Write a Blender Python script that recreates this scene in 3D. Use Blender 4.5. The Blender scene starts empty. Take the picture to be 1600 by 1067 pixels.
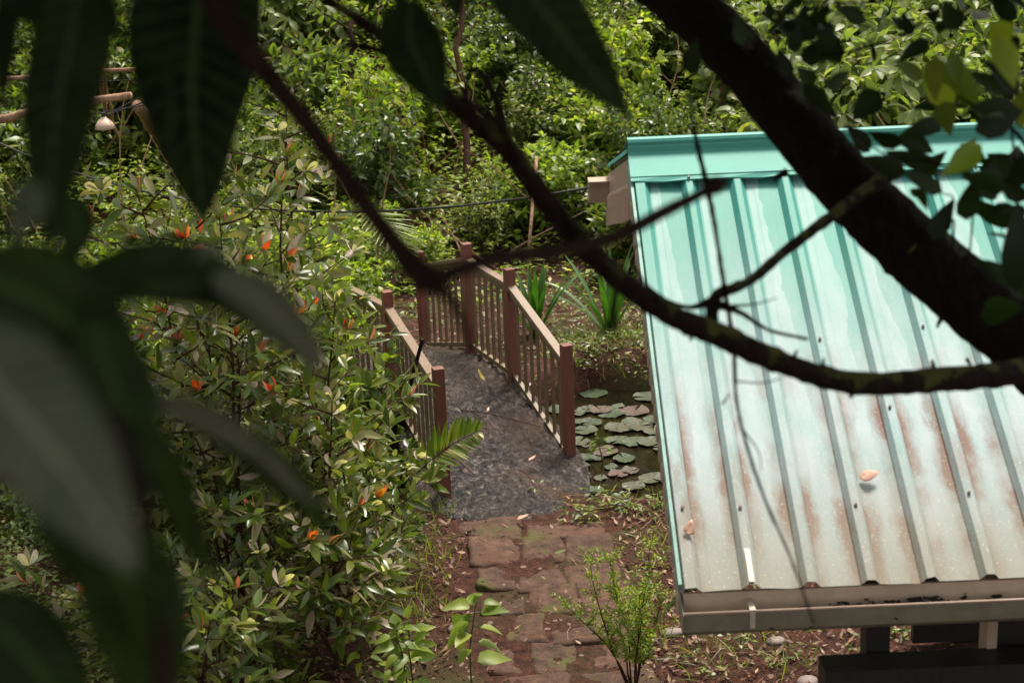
import bpy, math, random
import numpy as np
from mathutils import Vector, Matrix

# ------------------------------------------------------------------ camera, world, sun, exposure
SC = bpy.context.scene
COL = SC.collection
FPX = 2400.0
CAMZ = 4.35
cam_d = bpy.data.cameras.new("camera")
cam = bpy.data.objects.new("camera", cam_d)
COL.objects.link(cam)
SC.camera = cam
cam_d.sensor_width = 36.0
cam_d.lens = 54.0
cam_d.clip_start = 0.05
cam_d.clip_end = 400.0
cam_d.dof.use_dof = True
cam_d.dof.focus_distance = 9.5
cam_d.dof.aperture_fstop = 4.6
CM = Matrix.Rotation(math.radians(72.5), 3, 'X') @ Matrix.Rotation(math.radians(-2.5), 3, 'Z')
cam.matrix_world = Matrix.Translation((0, 0, CAMZ)) @ CM.to_4x4()

SUN_EL, SUN_AZ = math.radians(64), math.radians(24)     # azimuth measured from +Y towards +X
world = bpy.data.worlds.new("World")
SC.world = world
world.use_nodes = True
wn = world.node_tree.nodes
sky = wn.new("ShaderNodeTexSky")
sky.sky_type = 'NISHITA'
sky.sun_disc = False
sky.sun_elevation = SUN_EL
sky.sun_rotation = SUN_AZ
sky.air_density = 1.6
sky.dust_density = 4.0
bgn = wn["Background"]
bgn.inputs['Strength'].default_value = 0.15
hsv = wn.new("ShaderNodeHueSaturation")                 # thin bright cloud: a greyer sky than the clear one
hsv.inputs['Saturation'].default_value = .35
world.node_tree.links.new(sky.outputs['Color'], hsv.inputs['Color'])
tint = wn.new("ShaderNodeMix"); tint.data_type = 'RGBA'; tint.blend_type = 'MULTIPLY'; tint.inputs[0].default_value = 1.0
tint.inputs[7].default_value = (1.0, .93, .84, 1)        # warm white of sunlit thin cloud
world.node_tree.links.new(hsv.outputs['Color'], tint.inputs[6])
world.node_tree.links.new(tint.outputs[2], bgn.inputs['Color'])
sun_d = bpy.data.lights.new("sun", 'SUN')
sun_d.energy = 2.8
sun_d.angle = math.radians(14.0)
sun_d.color = (1.0, 0.93, 0.82)
sun = bpy.data.objects.new("sun", sun_d)
COL.objects.link(sun)
sdir = Vector((math.sin(SUN_AZ) * math.cos(SUN_EL), math.cos(SUN_AZ) * math.cos(SUN_EL), math.sin(SUN_EL)))
sun.rotation_euler = sdir.to_track_quat('Z', 'Y').to_euler()
SC.view_settings.view_transform = 'Standard'
SC.view_settings.look = 'None'
SC.view_settings.exposure = 1.0
SC.view_settings.gamma = 1.0


def un(px, py, Z):
    """world point seen at photo pixel px,py at depth Z"""
    v = CM @ Vector(((px - 800) / FPX * Z, -(py - 533.5) / FPX * Z, -Z))
    return Vector((v.x, v.y, v.z + CAMZ))


def proj(P):
    q = CM.transposed() @ (Vector(P) - Vector((0, 0, CAMZ)))
    return 800 + FPX * q.x / -q.z, 533.5 - FPX * q.y / -q.z, -q.z


# ------------------------------------------------------------------ object helpers
def tag(o, label=None, cat=None, group=None, kind=None):
    if label: o['label'] = label
    if cat: o['category'] = cat
    if group: o['group'] = group
    if kind: o['kind'] = kind
    return o


def empty(name, loc=(0, 0, 0), rz=0.0):
    o = bpy.data.objects.new(name, None)
    o.empty_display_size = 0.1
    o.location = loc
    o.rotation_euler = (0, 0, rz)
    COL.objects.link(o)
    return o


def link(name, me, parent=None):
    o = bpy.data.objects.new(name, me)
    COL.objects.link(o)
    if parent is not None:
        o.parent = parent
    return o


def copy_tree(o, parent=None):
    c = o.copy()
    COL.objects.link(c)
    if parent is not None:
        c.parent = parent
    for ch in list(o.children):
        copy_tree(ch, c)
    return c


class MB:
    """collects vertices and faces, builds ONE mesh"""
    def __init__(s):
        s.v = []; s.f = []; s.m = []

    def add(s, vs, fs, mi=0):
        n = len(s.v)
        s.v += [tuple(a) for a in vs]
        s.f += [tuple(n + i for i in f) for f in fs]
        s.m += [mi] * len(fs)

    def box(s, c, size, M=None, mi=0):
        hx, hy, hz = size[0] / 2, size[1] / 2, size[2] / 2
        vs = [Vector((x, y, z)) for x in (-hx, hx) for y in (-hy, hy) for z in (-hz, hz)]
        if M is not None: vs = [M @ a for a in vs]
        c = Vector(c)
        s.add([a + c for a in vs], [(0, 1, 3, 2), (4, 6, 7, 5), (0, 4, 5, 1), (2, 3, 7, 6), (0, 2, 6, 4), (1, 5, 7, 3)], mi)

    def bar(s, a, b, w, h, up=Vector((0, 0, 1)), mi=0):
        """square bar from a to b, width w (sideways), height h (along up)"""
        a, b = Vector(a), Vector(b)
        d = (b - a)
        sd = d.cross(up).normalized() * (w / 2)
        u = sd.cross(d).normalized() * (h / 2)
        vs = []
        for p in (a, b):
            vs += [p - sd - u, p + sd - u, p + sd + u, p - sd + u]
        s.add(vs, [(3, 2, 1, 0), (4, 5, 6, 7), (0, 1, 5, 4), (1, 2, 6, 5), (2, 3, 7, 6), (3, 0, 4, 7)], mi)

    def tube(s, pts, rads, seg=6, mi=0, rng=None, rough=0.0, cap=True):
        pts = [Vector(p) for p in pts]
        n = len(pts)
        if not hasattr(rads, '__len__'): rads = [rads] * n
        prev = None
        vs = []
        for i, p in enumerate(pts):
            t = (pts[min(i + 1, n - 1)] - pts[max(i - 1, 0)])
            if t.length < 1e-9: t = Vector((0, 0, 1))
            t.normalize()
            if prev is None:
                a = Vector((0, 0, 1)) if abs(t.z) < .9 else Vector((1, 0, 0))
                prev = t.cross(a).normalized()
            x = (prev - t * prev.dot(t)).normalized()
            prev = x
            y = t.cross(x)
            for k in range(seg):
                an = 2 * math.pi * k / seg
                r = rads[i]
                if rng: r *= 1 + rough * (rng.random() - .5) * 2
                vs.append(p + (x * math.cos(an) + y * math.sin(an)) * r)
        fs = []
        for i in range(n - 1):
            for k in range(seg):
                k2 = (k + 1) % seg
                fs.append((i * seg + k, i * seg + k2, (i + 1) * seg + k2, (i + 1) * seg + k))
        if cap:
            fs.append(tuple(range(seg))[::-1])
            fs.append(tuple((n - 1) * seg + k for k in range(seg)))
        s.add(vs, fs, mi)

    def mesh(s, name, mats, smooth=False):
        me = bpy.data.meshes.new(name)
        me.from_pydata(s.v, [], s.f)
        for m in (mats if isinstance(mats, (list, tuple)) else [mats]):
            me.materials.append(m)
        if any(s.m): me.polygons.foreach_set('material_index', s.m)
        if smooth: me.polygons.foreach_set('use_smooth', [True] * len(s.f))
        me.update()
        return me

    def build(s, name, mats, parent=None, smooth=False, bevel=0.0):
        o = link(name, s.mesh(name, mats, smooth), parent)
        if bevel:
            b = o.modifiers.new('bevel', 'BEVEL'); b.width = bevel; b.segments = 2
            b.limit_method = 'ANGLE'
        return o


def smoothpath(pts, k=6):
    """Catmull-Rom through pts (tuples of any length)"""
    P = [np.array(p, float) for p in pts]
    P = [2 * P[0] - P[1]] + P + [2 * P[-1] - P[-2]]
    out = []
    for i in range(1, len(P) - 2):
        for j in range(k):
            t = j / k
            out.append(.5 * ((2 * P[i]) + (-P[i - 1] + P[i + 1]) * t + (2 * P[i - 1] - 5 * P[i] + 4 * P[i + 1] - P[i + 2]) * t * t
                             + (-P[i - 1] + 3 * P[i] - 3 * P[i + 1] + P[i + 2]) * t ** 3))
    out.append(P[-2])
    return out


# ------------------------------------------------------------------ numpy noise
def vnoise(x, y, seed=0):
    xi, yi = np.floor(x).astype(np.int64), np.floor(y).astype(np.int64)
    xf, yf = x - xi, y - yi
    u, v = xf * xf * (3 - 2 * xf), yf * yf * (3 - 2 * yf)

    def h(a, b):
        n = (a * 374761393 + b * 668265263 + seed * 1442695) & 0x7fffffff
        n = ((n ^ (n >> 13)) * 1274126177) & 0x7fffffff
        return ((n ^ (n >> 16)) & 0xffff) / 65535.0
    return (h(xi, yi) * (1 - u) + h(xi + 1, yi) * u) * (1 - v) + (h(xi, yi + 1) * (1 - u) + h(xi + 1, yi + 1) * u) * v


def fbm(x, y, seed=0, o=4):
    r = 0; a = .5
    for i in range(o):
        r = r + a * (vnoise(x, y, seed + i) - .5); x = x * 2.03 + 7; y = y * 2.03 + 3; a *= .5
    return r


WATER = -0.17
STREAM = np.array([(-6, 10.5, .5), (-2.6, 10.7, .75), (-.8, 10.95, .8), (0, 11.25, .9), (.7, 11.5, 1.36), (1.5, 11.4, 1.4), (3, 11.2, 1.1), (7, 11.0, .8)])


def terrain(x, y, fine=True):
    x = np.asarray(x, float); y = np.asarray(y, float)
    cy = np.interp(x, STREAM[:, 0], STREAM[:, 1]); hw = np.interp(x, STREAM[:, 0], STREAM[:, 2])
    d = np.abs(y - cy) / hw + fbm(x * 1.4, y * 1.4, 5) * .25
    pond = np.clip((1.12 - d) / .28, 0, 1); pond = pond * pond * (3 - 2 * pond)
    base = fbm(x * .5, y * .5, 1) * .16
    # small bank on the far side of the pond
    base = base + .12 * np.exp(-((y - (cy + hw * 1.25)) / .3) ** 2)
    s = np.clip(y - 15.2 + .8 * fbm(x * .3, y * .3, 9) * 2, 0, None)
    hill = .30 * s * s / (s + 1.6) + np.clip(y - 24, 0, None) * .18
    sl = np.clip(-x - 5.5, 0, None) * .10
    pathd = np.abs(x - np.interp(y, [4, 7.5, 9, 9.9, 12], [.35, .25, .12, 0.0, -.3]))
    pm = np.clip((1.0 - pathd) / .4, 0, 1) * np.clip((10.6 - y) / .5, 0, 1)
    base = base * (1 - .8 * pm) * np.clip(1, 0, 1)
    z = base + hill + sl
    if fine:
        z = z + fbm(x * 6, y * 6, 21, 4) * .05 * (1 - .6 * pm)
    z = z * (1 - pond) + pond * -.5
    return z


def gz(x, y):
    return float(terrain(x, y))


# ------------------------------------------------------------------ materials
def nmat(name):
    m = bpy.data.materials.new(name)
    m.use_nodes = True
    nt = m.node_tree
    return m, nt, nt.nodes, nt.links, nt.nodes['Principled BSDF']


def ramp(nodes, stops, interp='LINEAR'):
    r = nodes.new('ShaderNodeValToRGB')
    r.color_ramp.interpolation = interp
    e = r.color_ramp.elements
    while len(e) < len(stops): e.new(.5)
    for i, (p, c) in enumerate(stops):
        e[i].position = p; e[i].color = (c[0], c[1], c[2], 1)
    return r


def noise(nodes, links, scale, detail=4, rough=.55, vec=None, dist=0.0):
    n = nodes.new('ShaderNodeTexNoise')
    n.inputs['Scale'].default_value = scale
    n.inputs['Detail'].default_value = detail
    n.inputs['Roughness'].default_value = rough
    n.inputs['Distortion'].default_value = dist
    if vec is not None: links.new(vec, n.inputs['Vector'])
    return n


def mixc(nodes, links, a, b, fac, mode='MIX'):
    m = nodes.new('ShaderNodeMix'); m.data_type = 'RGBA'; m.blend_type = mode
    for s, v in ((6, a), (7, b)):
        if isinstance(v, tuple): m.inputs[s].default_value = (*v, 1)
        else: links.new(v, m.inputs[s])
    if isinstance(fac, (int, float)): m.inputs[0].default_value = fac
    else: links.new(fac, m.inputs[0])
    return m.outputs[2]


def bump(nodes, links, h, strength, dist, p):
    b = nodes.new('ShaderNodeBump')
    b.inputs['Strength'].default_value = strength
    b.inputs['Distance'].default_value = dist
    links.new(h, b.inputs['Height'])
    links.new(b.outputs[0], p.inputs['Normal'])
    return b


def leaf_mat(name, stops, back, rough=.38, trans=.32, spec=.5):
    """stops: colour ramp over leaves; back: underside colour"""
    m, nt, N, L, p = nmat(name)
    geo = N.new('ShaderNodeNewGeometry')
    oi = N.new('ShaderNodeObjectInfo')
    r = ramp(N, stops)
    add = N.new('ShaderNodeMath'); add.operation = 'MULTIPLY_ADD'
    L.new(oi.outputs['Random'], add.inputs[0]); add.inputs[1].default_value = .22
    sc = N.new('ShaderNodeMath'); sc.operation = 'MULTIPLY'; sc.inputs[1].default_value = .82
    L.new(geo.outputs['Random Per Island'], sc.inputs[0]); L.new(sc.outputs[0], add.inputs[2])
    L.new(add.outputs[0], r.inputs[0])
    tc = N.new('ShaderNodeTexCoord')
    nz = noise(N, L, 22 if 'large' in name else 9, 3, .6, tc.outputs['Object'])
    var = ramp(N, [(.35, (.4, .45, .4)), (.65, (1.6, 1.55, 1.5))] if 'large' in name else [(.3, (.72, .72, .72)), (.7, (1.15, 1.15, 1.15))]); L.new(nz.outputs[0], var.inputs[0])
    top = mixc(N, L, r.outputs[0], var.outputs[0], 1.0, 'MULTIPLY')
    c = mixc(N, L, top, back, geo.outputs['Backfacing'])
    L.new(c, p.inputs['Base Color'])
    p.inputs['Roughness'].default_value = rough
    p.inputs['Specular IOR Level'].default_value = spec
    tr = N.new('ShaderNodeBsdfTranslucent')
    tcl = mixc(N, L, top, (1.5, 1.7, .5), 1.0, 'MULTIPLY')
    L.new(tcl, tr.inputs['Color'])
    ms = N.new('ShaderNodeMixShader'); ms.inputs[0].default_value = trans
    L.new(p.outputs[0], ms.inputs[1]); L.new(tr.outputs[0], ms.inputs[2])
    L.new(ms.outputs[0], nt.nodes['Material Output'].inputs['Surface'])
    return m


M = {}
M['lf_bright'] = leaf_mat('leaf_bright', [(0, (.08, .135, .014)), (.5, (.19, .27, .028)), (.85, (.34, .40, .06)), (1, (.5, .46, .2))], (.3, .33, .12), .42, .45, .45)
M['lf_mid'] = leaf_mat('leaf_mid', [(0, (.05, .09, .012)), (.5, (.11, .165, .024)), (.85, (.23, .26, .05)), (1, (.45, .4, .2))], (.25, .25, .12), .38, .42, .45)
M['lf_dark'] = leaf_mat('leaf_dark', [(0, (.03, .06, .01)), (.6, (.07, .115, .02)), (1, (.16, .19, .04))], (.17, .18, .09), .36, .36, .45)
M['lf_grey'] = leaf_mat('leaf_greygreen', [(0, (.12, .165, .04)), (.6, (.2, .25, .08)), (1, (.32, .34, .14))], (.3, .31, .16), .45, .4)
M['lf_gloss'] = leaf_mat('leaf_glossy', [(0, (.035, .065, .008)), (.5, (.09, .14, .016)), (.84, (.18, .2, .03)), (.92, (.34, .27, .19)), (1, (.42, .33, .25))], (.36, .29, .22), .3, .32, .6)  # pale pinkish end of the ramp paints sheen and undersides onto leaves
M['lf_red'] = leaf_mat('leaf_young_red', [(0, (.75, .05, .02)), (.5, (.8, .13, .03)), (1, (.62, .28, .04))], (.75, .25, .2), .35, .4)
M['lf_yellow'] = leaf_mat('leaf_yellow', [(0, (.5, .38, .05)), (1, (.6, .5, .1))], (.5, .42, .12), .4, .35)
M['lf_white'] = leaf_mat('leaf_pale_flower', [(0, (.72, .6, .55)), (1, (.8, .74, .7))], (.7, .55, .5), .4, .35)
M['lf_strap'] = leaf_mat('leaf_strap', [(0, (.03, .1, .014)), (1, (.07, .18, .025))], (.06, .13, .03), .3, .18)
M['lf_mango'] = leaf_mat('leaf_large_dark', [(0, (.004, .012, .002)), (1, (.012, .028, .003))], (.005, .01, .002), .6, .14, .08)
M['lf_pale'] = leaf_mat('leaf_large_pale', [(0, (.036, .052, .024)), (1, (.058, .075, .036))], (.03, .06, .015), .5, .1, .25)
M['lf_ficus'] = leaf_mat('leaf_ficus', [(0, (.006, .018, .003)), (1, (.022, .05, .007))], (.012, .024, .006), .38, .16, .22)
M['lf_lime'] = leaf_mat('leaf_lime', [(0, (.2, .34, .03)), (1, (.36, .44, .05))], (.3, .4, .06), .35, .5)
M['lf_litter'] = leaf_mat('leaf_litter', [(0, (.07, .03, .02)), (.45, (.16, .08, .045)), (.8, (.3, .17, .1)), (1, (.45, .3, .2))], (.25, .16, .11), .6, .05)


def vein_mat(name, c1, c2, back, rough=.5, trans=.15, spec=.2):
    m, nt, N, L, p = nmat(name)
    uv = N.new('ShaderNodeUVMap'); uv.uv_map = 'blade'
    sp = N.new('ShaderNodeSeparateXYZ'); L.new(uv.outputs[0], sp.inputs[0])

    def mt(op, a, b=None, c=None):
        q = N.new('ShaderNodeMath'); q.operation = op
        for i, v in enumerate((a, b, c)):
            if v is None: continue
            if isinstance(v, (int, float)): q.inputs[i].default_value = v
            else: L.new(v, q.inputs[i])
        return q.outputs[0]
    off = mt('ABSOLUTE', mt('SUBTRACT', sp.outputs[0], .5))
    rib = mt('LESS_THAN', off, .035)
    st = mt('SINE', mt('MULTIPLY', mt('SUBTRACT', sp.outputs[1], mt('MULTIPLY', off, .22)), 85.0))
    vn = mt('MAXIMUM', mt('MULTIPLY', rib, .8), mt('MULTIPLY', mt('GREATER_THAN', st, .72), .35))
    tc = N.new('ShaderNodeTexCoord'); n = noise(N, L, 26, 4, .6, tc.outputs['Object'])
    r = ramp(N, [(.35, c1), (.65, c2)]); L.new(n.outputs[0], r.inputs[0])
    top = mixc(N, L, r.outputs[0], tuple(min(1, q * 2.2 + .02) for q in c2), vn)
    geo = N.new('ShaderNodeNewGeometry')
    L.new(top, p.inputs['Base Color'])
    p.inputs['Roughness'].default_value = rough; p.inputs['Specular IOR Level'].default_value = spec
    bump(N, L, st, .3, .001, p)
    tr = N.new('ShaderNodeBsdfTranslucent'); L.new(mixc(N, L, top, (1.6, 2.0, .5), 1.0, 'MULTIPLY'), tr.inputs['Color'])
    ms = N.new('ShaderNodeMixShader'); ms.inputs[0].default_value = trans
    L.new(p.outputs[0], ms.inputs[1]); L.new(tr.outputs[0], ms.inputs[2]); L.new(ms.outputs[0], nt.nodes['Material Output'].inputs['Surface'])
    return m


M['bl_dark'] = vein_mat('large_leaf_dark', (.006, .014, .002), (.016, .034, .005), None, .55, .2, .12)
M['bl_green'] = vein_mat('large_leaf_green', (.009, .024, .003), (.024, .05, .006), None, .5, .3, .2)  # same leaf as the dark one, painted lighter for the lit lower leaves
M['bl_pale'] = vein_mat('large_leaf_pale', (.05, .066, .034), (.1, .114, .072), None, .5, .15, .3)  # paler grey-green version of the large leaf


def bark_mat(name, c1, c2, scale=30, moss=None, mossth=.55, b=.6):
    m, nt, N, L, p = nmat(name)
    tc = N.new('ShaderNodeTexCoord')
    mp = N.new('ShaderNodeMapping'); mp.inputs['Scale'].default_value = (1, 1, .45)
    L.new(tc.outputs['Object'], mp.inputs[0])
    n = noise(N, L, scale, 6, .65, mp.outputs[0], .6)
    r = ramp(N, [(.3, c1), (.7, c2)]); L.new(n.outputs[0], r.inputs[0])
    c = r.outputs[0]
    if moss:
        n2 = noise(N, L, scale * .25, 5, .6, tc.outputs['Object'])
        geo = N.new('ShaderNodeNewGeometry')
        sx = N.new('ShaderNodeSeparateXYZ'); L.new(geo.outputs['Normal'], sx.inputs[0])
        ma = N.new('ShaderNodeMath'); ma.operation = 'MULTIPLY_ADD'
        L.new(sx.outputs[2], ma.inputs[0]); ma.inputs[1].default_value = .12; L.new(n2.outputs[0], ma.inputs[2])
        r2 = ramp(N, [(mossth, (0, 0, 0)), (mossth + .08, (1, 1, 1))]); L.new(ma.outputs[0], r2.inputs[0])
        c = mixc(N, L, c, moss, r2.outputs[0])
    L.new(c, p.inputs['Base Color'])
    p.inputs['Roughness'].default_value = .9; p.inputs['Specular IOR Level'].default_value = .2
    bump(N, L, n.outputs[0], 1.0, .02, p)
    return m


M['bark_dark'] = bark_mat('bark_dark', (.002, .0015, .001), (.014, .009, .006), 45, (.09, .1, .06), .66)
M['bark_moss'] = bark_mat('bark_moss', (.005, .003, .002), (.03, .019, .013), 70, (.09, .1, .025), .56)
M['bark_brown'] = bark_mat('bark_brown', (.014, .007, .005), (.045, .022, .016), 60)
M['stem'] = bark_mat('stem_brown', (.04, .018, .012), (.1, .05, .03), 60)
M['stem_green'] = bark_mat('stem_green', (.05, .07, .02), (.12, .14, .05), 60)
M['log'] = bark_mat('log_pale', (.2, .11, .07), (.42, .27, .18), 25)


def ground_mat():
    m, nt, N, L, p = nmat('red_soil')
    tc = N.new('ShaderNodeTexCoord'); O = tc.outputs['Object']
    n1 = noise(N, L, .9, 6, .6, O); n2 = noise(N, L, 13, 9, .78, O); n3 = noise(N, L, 70, 5, .75, O)
    r1 = ramp(N, [(.32, (.014, .006, .004)), (.5, (.062, .023, .014)), (.7, (.14, .058, .037))]); L.new(n2.outputs[0], r1.inputs[0])
    r3 = ramp(N, [(.38, (.25, .22, .2)), (.6, (1.3, 1.2, 1.15))]); L.new(n3.outputs[0], r3.inputs[0])
    c = mixc(N, L, r1.outputs[0], r3.outputs[0], 1.0, 'MULTIPLY')
    # mossy film
    r4 = ramp(N, [(.5, (0, 0, 0)), (.66, (.75, .75, .75))]); L.new(n1.outputs[0], r4.inputs[0])
    g = mixc(N, L, c, (.05, .05, .016), r4.outputs[0])
    vo = N.new('ShaderNodeTexVoronoi'); vo.inputs['Scale'].default_value = 38; L.new(O, vo.inputs['Vector'])
    rv = ramp(N, [(.0, (.5, .33, .25)), (.1, (.5, .33, .25)), (.13, (0, 0, 0))], 'CONSTANT'); L.new(vo.outputs['Color'], rv.inputs[0])
    rf = ramp(N, [(.1, (1, 1, 1)), (.12, (0, 0, 0))]); L.new(vo.outputs['Color'], rf.inputs[0])
    g = mixc(N, L, g, (.22, .15, .115), rf.outputs[0])
    L.new(g, p.inputs['Base Color'])
    p.inputs['Roughness'].default_value = .85; p.inputs['Specular IOR Level'].default_value = .2
    ad = N.new('ShaderNodeMath'); ad.operation = 'MULTIPLY_ADD'; L.new(n3.outputs[0], ad.inputs[0]); ad.inputs[1].default_value = .35; L.new(n2.outputs[0], ad.inputs[2])
    bump(N, L, ad.outputs[0], 1.0, .03, p)
    return m


M['soil'] = ground_mat()


def slab_mat():
    m, nt, N, L, p = nmat('paver_stone')
    tc = N.new('ShaderNodeTexCoord'); O = tc.outputs['Object']
    geo = N.new('ShaderNodeNewGeometry')
    n2 = noise(N, L, 14, 8, .7, O); n3 = noise(N, L, 90, 4, .7, O); n1 = noise(N, L, 2.6, 5, .6, O)
    r = ramp(N, [(.3, (.032, .017, .012)), (.52, (.08, .046, .031)), (.75, (.14, .09, .064))]); L.new(n2.outputs[0], r.inputs[0])
    isl = ramp(N, [(0, (.75, .72, .7)), (1, (1.15, 1.05, 1))]); L.new(geo.outputs['Random Per Island'], isl.inputs[0])
    c = mixc(N, L, r.outputs[0], isl.outputs[0], 1.0, 'MULTIPLY')
    rr = ramp(N, [(.35, (.55, .5, .5)), (.55, (1.1, 1.1, 1.1))]); L.new(n3.outputs[0], rr.inputs[0])
    c = mixc(N, L, c, rr.outputs[0], .8, 'MULTIPLY')
    rm = ramp(N, [(.56, (0, 0, 0)), (.66, (.75, .75, .75))]); L.new(n1.outputs[0], rm.inputs[0])
    c = mixc(N, L, c, (.07, .075, .016), rm.outputs[0])
    rs = ramp(N, [(.36, (.7, .7, .7)), (.44, (0, 0, 0))]); L.new(n1.outputs[0], rs.inputs[0])
    c = mixc(N, L, c, (.08, .034, .022), rs.outputs[0])
    L.new(c, p.inputs['Base Color']); p.inputs['Roughness'].default_value = .75; p.inputs['Specular IOR Level'].default_value = .2
    ad = N.new('ShaderNodeMath'); ad.operation = 'MULTIPLY_ADD'; L.new(n3.outputs[0], ad.inputs[0]); ad.inputs[1].default_value = .3; L.new(n2.outputs[0], ad.inputs[2])
    bump(N, L, ad.outputs[0], .8, .015, p)
    return m


M['slab'] = slab_mat()


def deck_mat():
    m, nt, N, L, p = nmat('rough_wet_concrete')
    tc = N.new('ShaderNodeTexCoord'); O = tc.outputs['Object']
    n1 = noise(N, L, 19, 6, .68, O, .7); n2 = noise(N, L, 75, 6, .75, O); n3 = noise(N, L, 1.6, 4, .6, O)
    r = ramp(N, [(.4, (.004, .003, .003)), (.5, (.035, .026, .024)), (.57, (.1, .076, .07)), (.66, (.24, .2, .18))]); L.new(n1.outputs[0], r.inputs[0])  # low spots near black: shade of the pits put into the colour
    w = ramp(N, [(.4, (0, 0, 0)), (.62, (.6, .6, .6))]); L.new(n3.outputs[0], w.inputs[0])
    c = mixc(N, L, r.outputs[0], (.115, .068, .04), w.outputs[0])
    L.new(c, p.inputs['Base Color'])
    rg = ramp(N, [(.35, (.2, .2, .2)), (.65, (.6, .6, .6))]); L.new(n2.outputs[0], rg.inputs[0])
    L.new(rg.outputs[0], p.inputs['Roughness'])
    ad = N.new('ShaderNodeMath'); ad.operation = 'MULTIPLY_ADD'; L.new(n2.outputs[0], ad.inputs[0]); ad.inputs[1].default_value = .4; L.new(n1.outputs[0], ad.inputs[2])
    bump(N, L, ad.outputs[0], 1.0, .07, p)
    return m


M['deck'] = deck_mat()


def wood_mat(name, c1, c2, c3):
    m, nt, N, L, p = nmat(name)
    tc = N.new('ShaderNodeTexCoord')
    mp = N.new('ShaderNodeMapping'); mp.inputs['Scale'].default_value = (40, 40, 3.5); L.new(tc.outputs['Object'], mp.inputs[0])
    n1 = noise(N, L, 1.5, 6, .65, mp.outputs[0]); n2 = noise(N, L, 3, 5, .6, tc.outputs['Object'])
    r = ramp(N, [(.3, c1), (.65, c2)]); L.new(n1.outputs[0], r.inputs[0])
    r2 = ramp(N, [(.42, (0, 0, 0)), (.7, (.8, .8, .8))]); L.new(n2.outputs[0], r2.inputs[0])
    c = mixc(N, L, r.outputs[0], c3, r2.outputs[0])
    L.new(c, p.inputs['Base Color']); p.inputs['Roughness'].default_value = .55
    bump(N, L, n1.outputs[0], .35, .004, p)
    return m


M['post'] = wood_mat('painted_post', (.12, .036, .026), (.21, .068, .048), (.12, .06, .038))
M['rail'] = wood_mat('weathered_rail', (.1, .062, .04), (.22, .15, .1), (.15, .1, .055))
M['balus'] = wood_mat('baluster_wood', (.09, .056, .034), (.18, .125, .08), (.13, .1, .045))
M['blackwood'] = wood_mat('black_wood', (.008, .007, .006), (.02, .016, .014), (.012, .01, .01))


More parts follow.
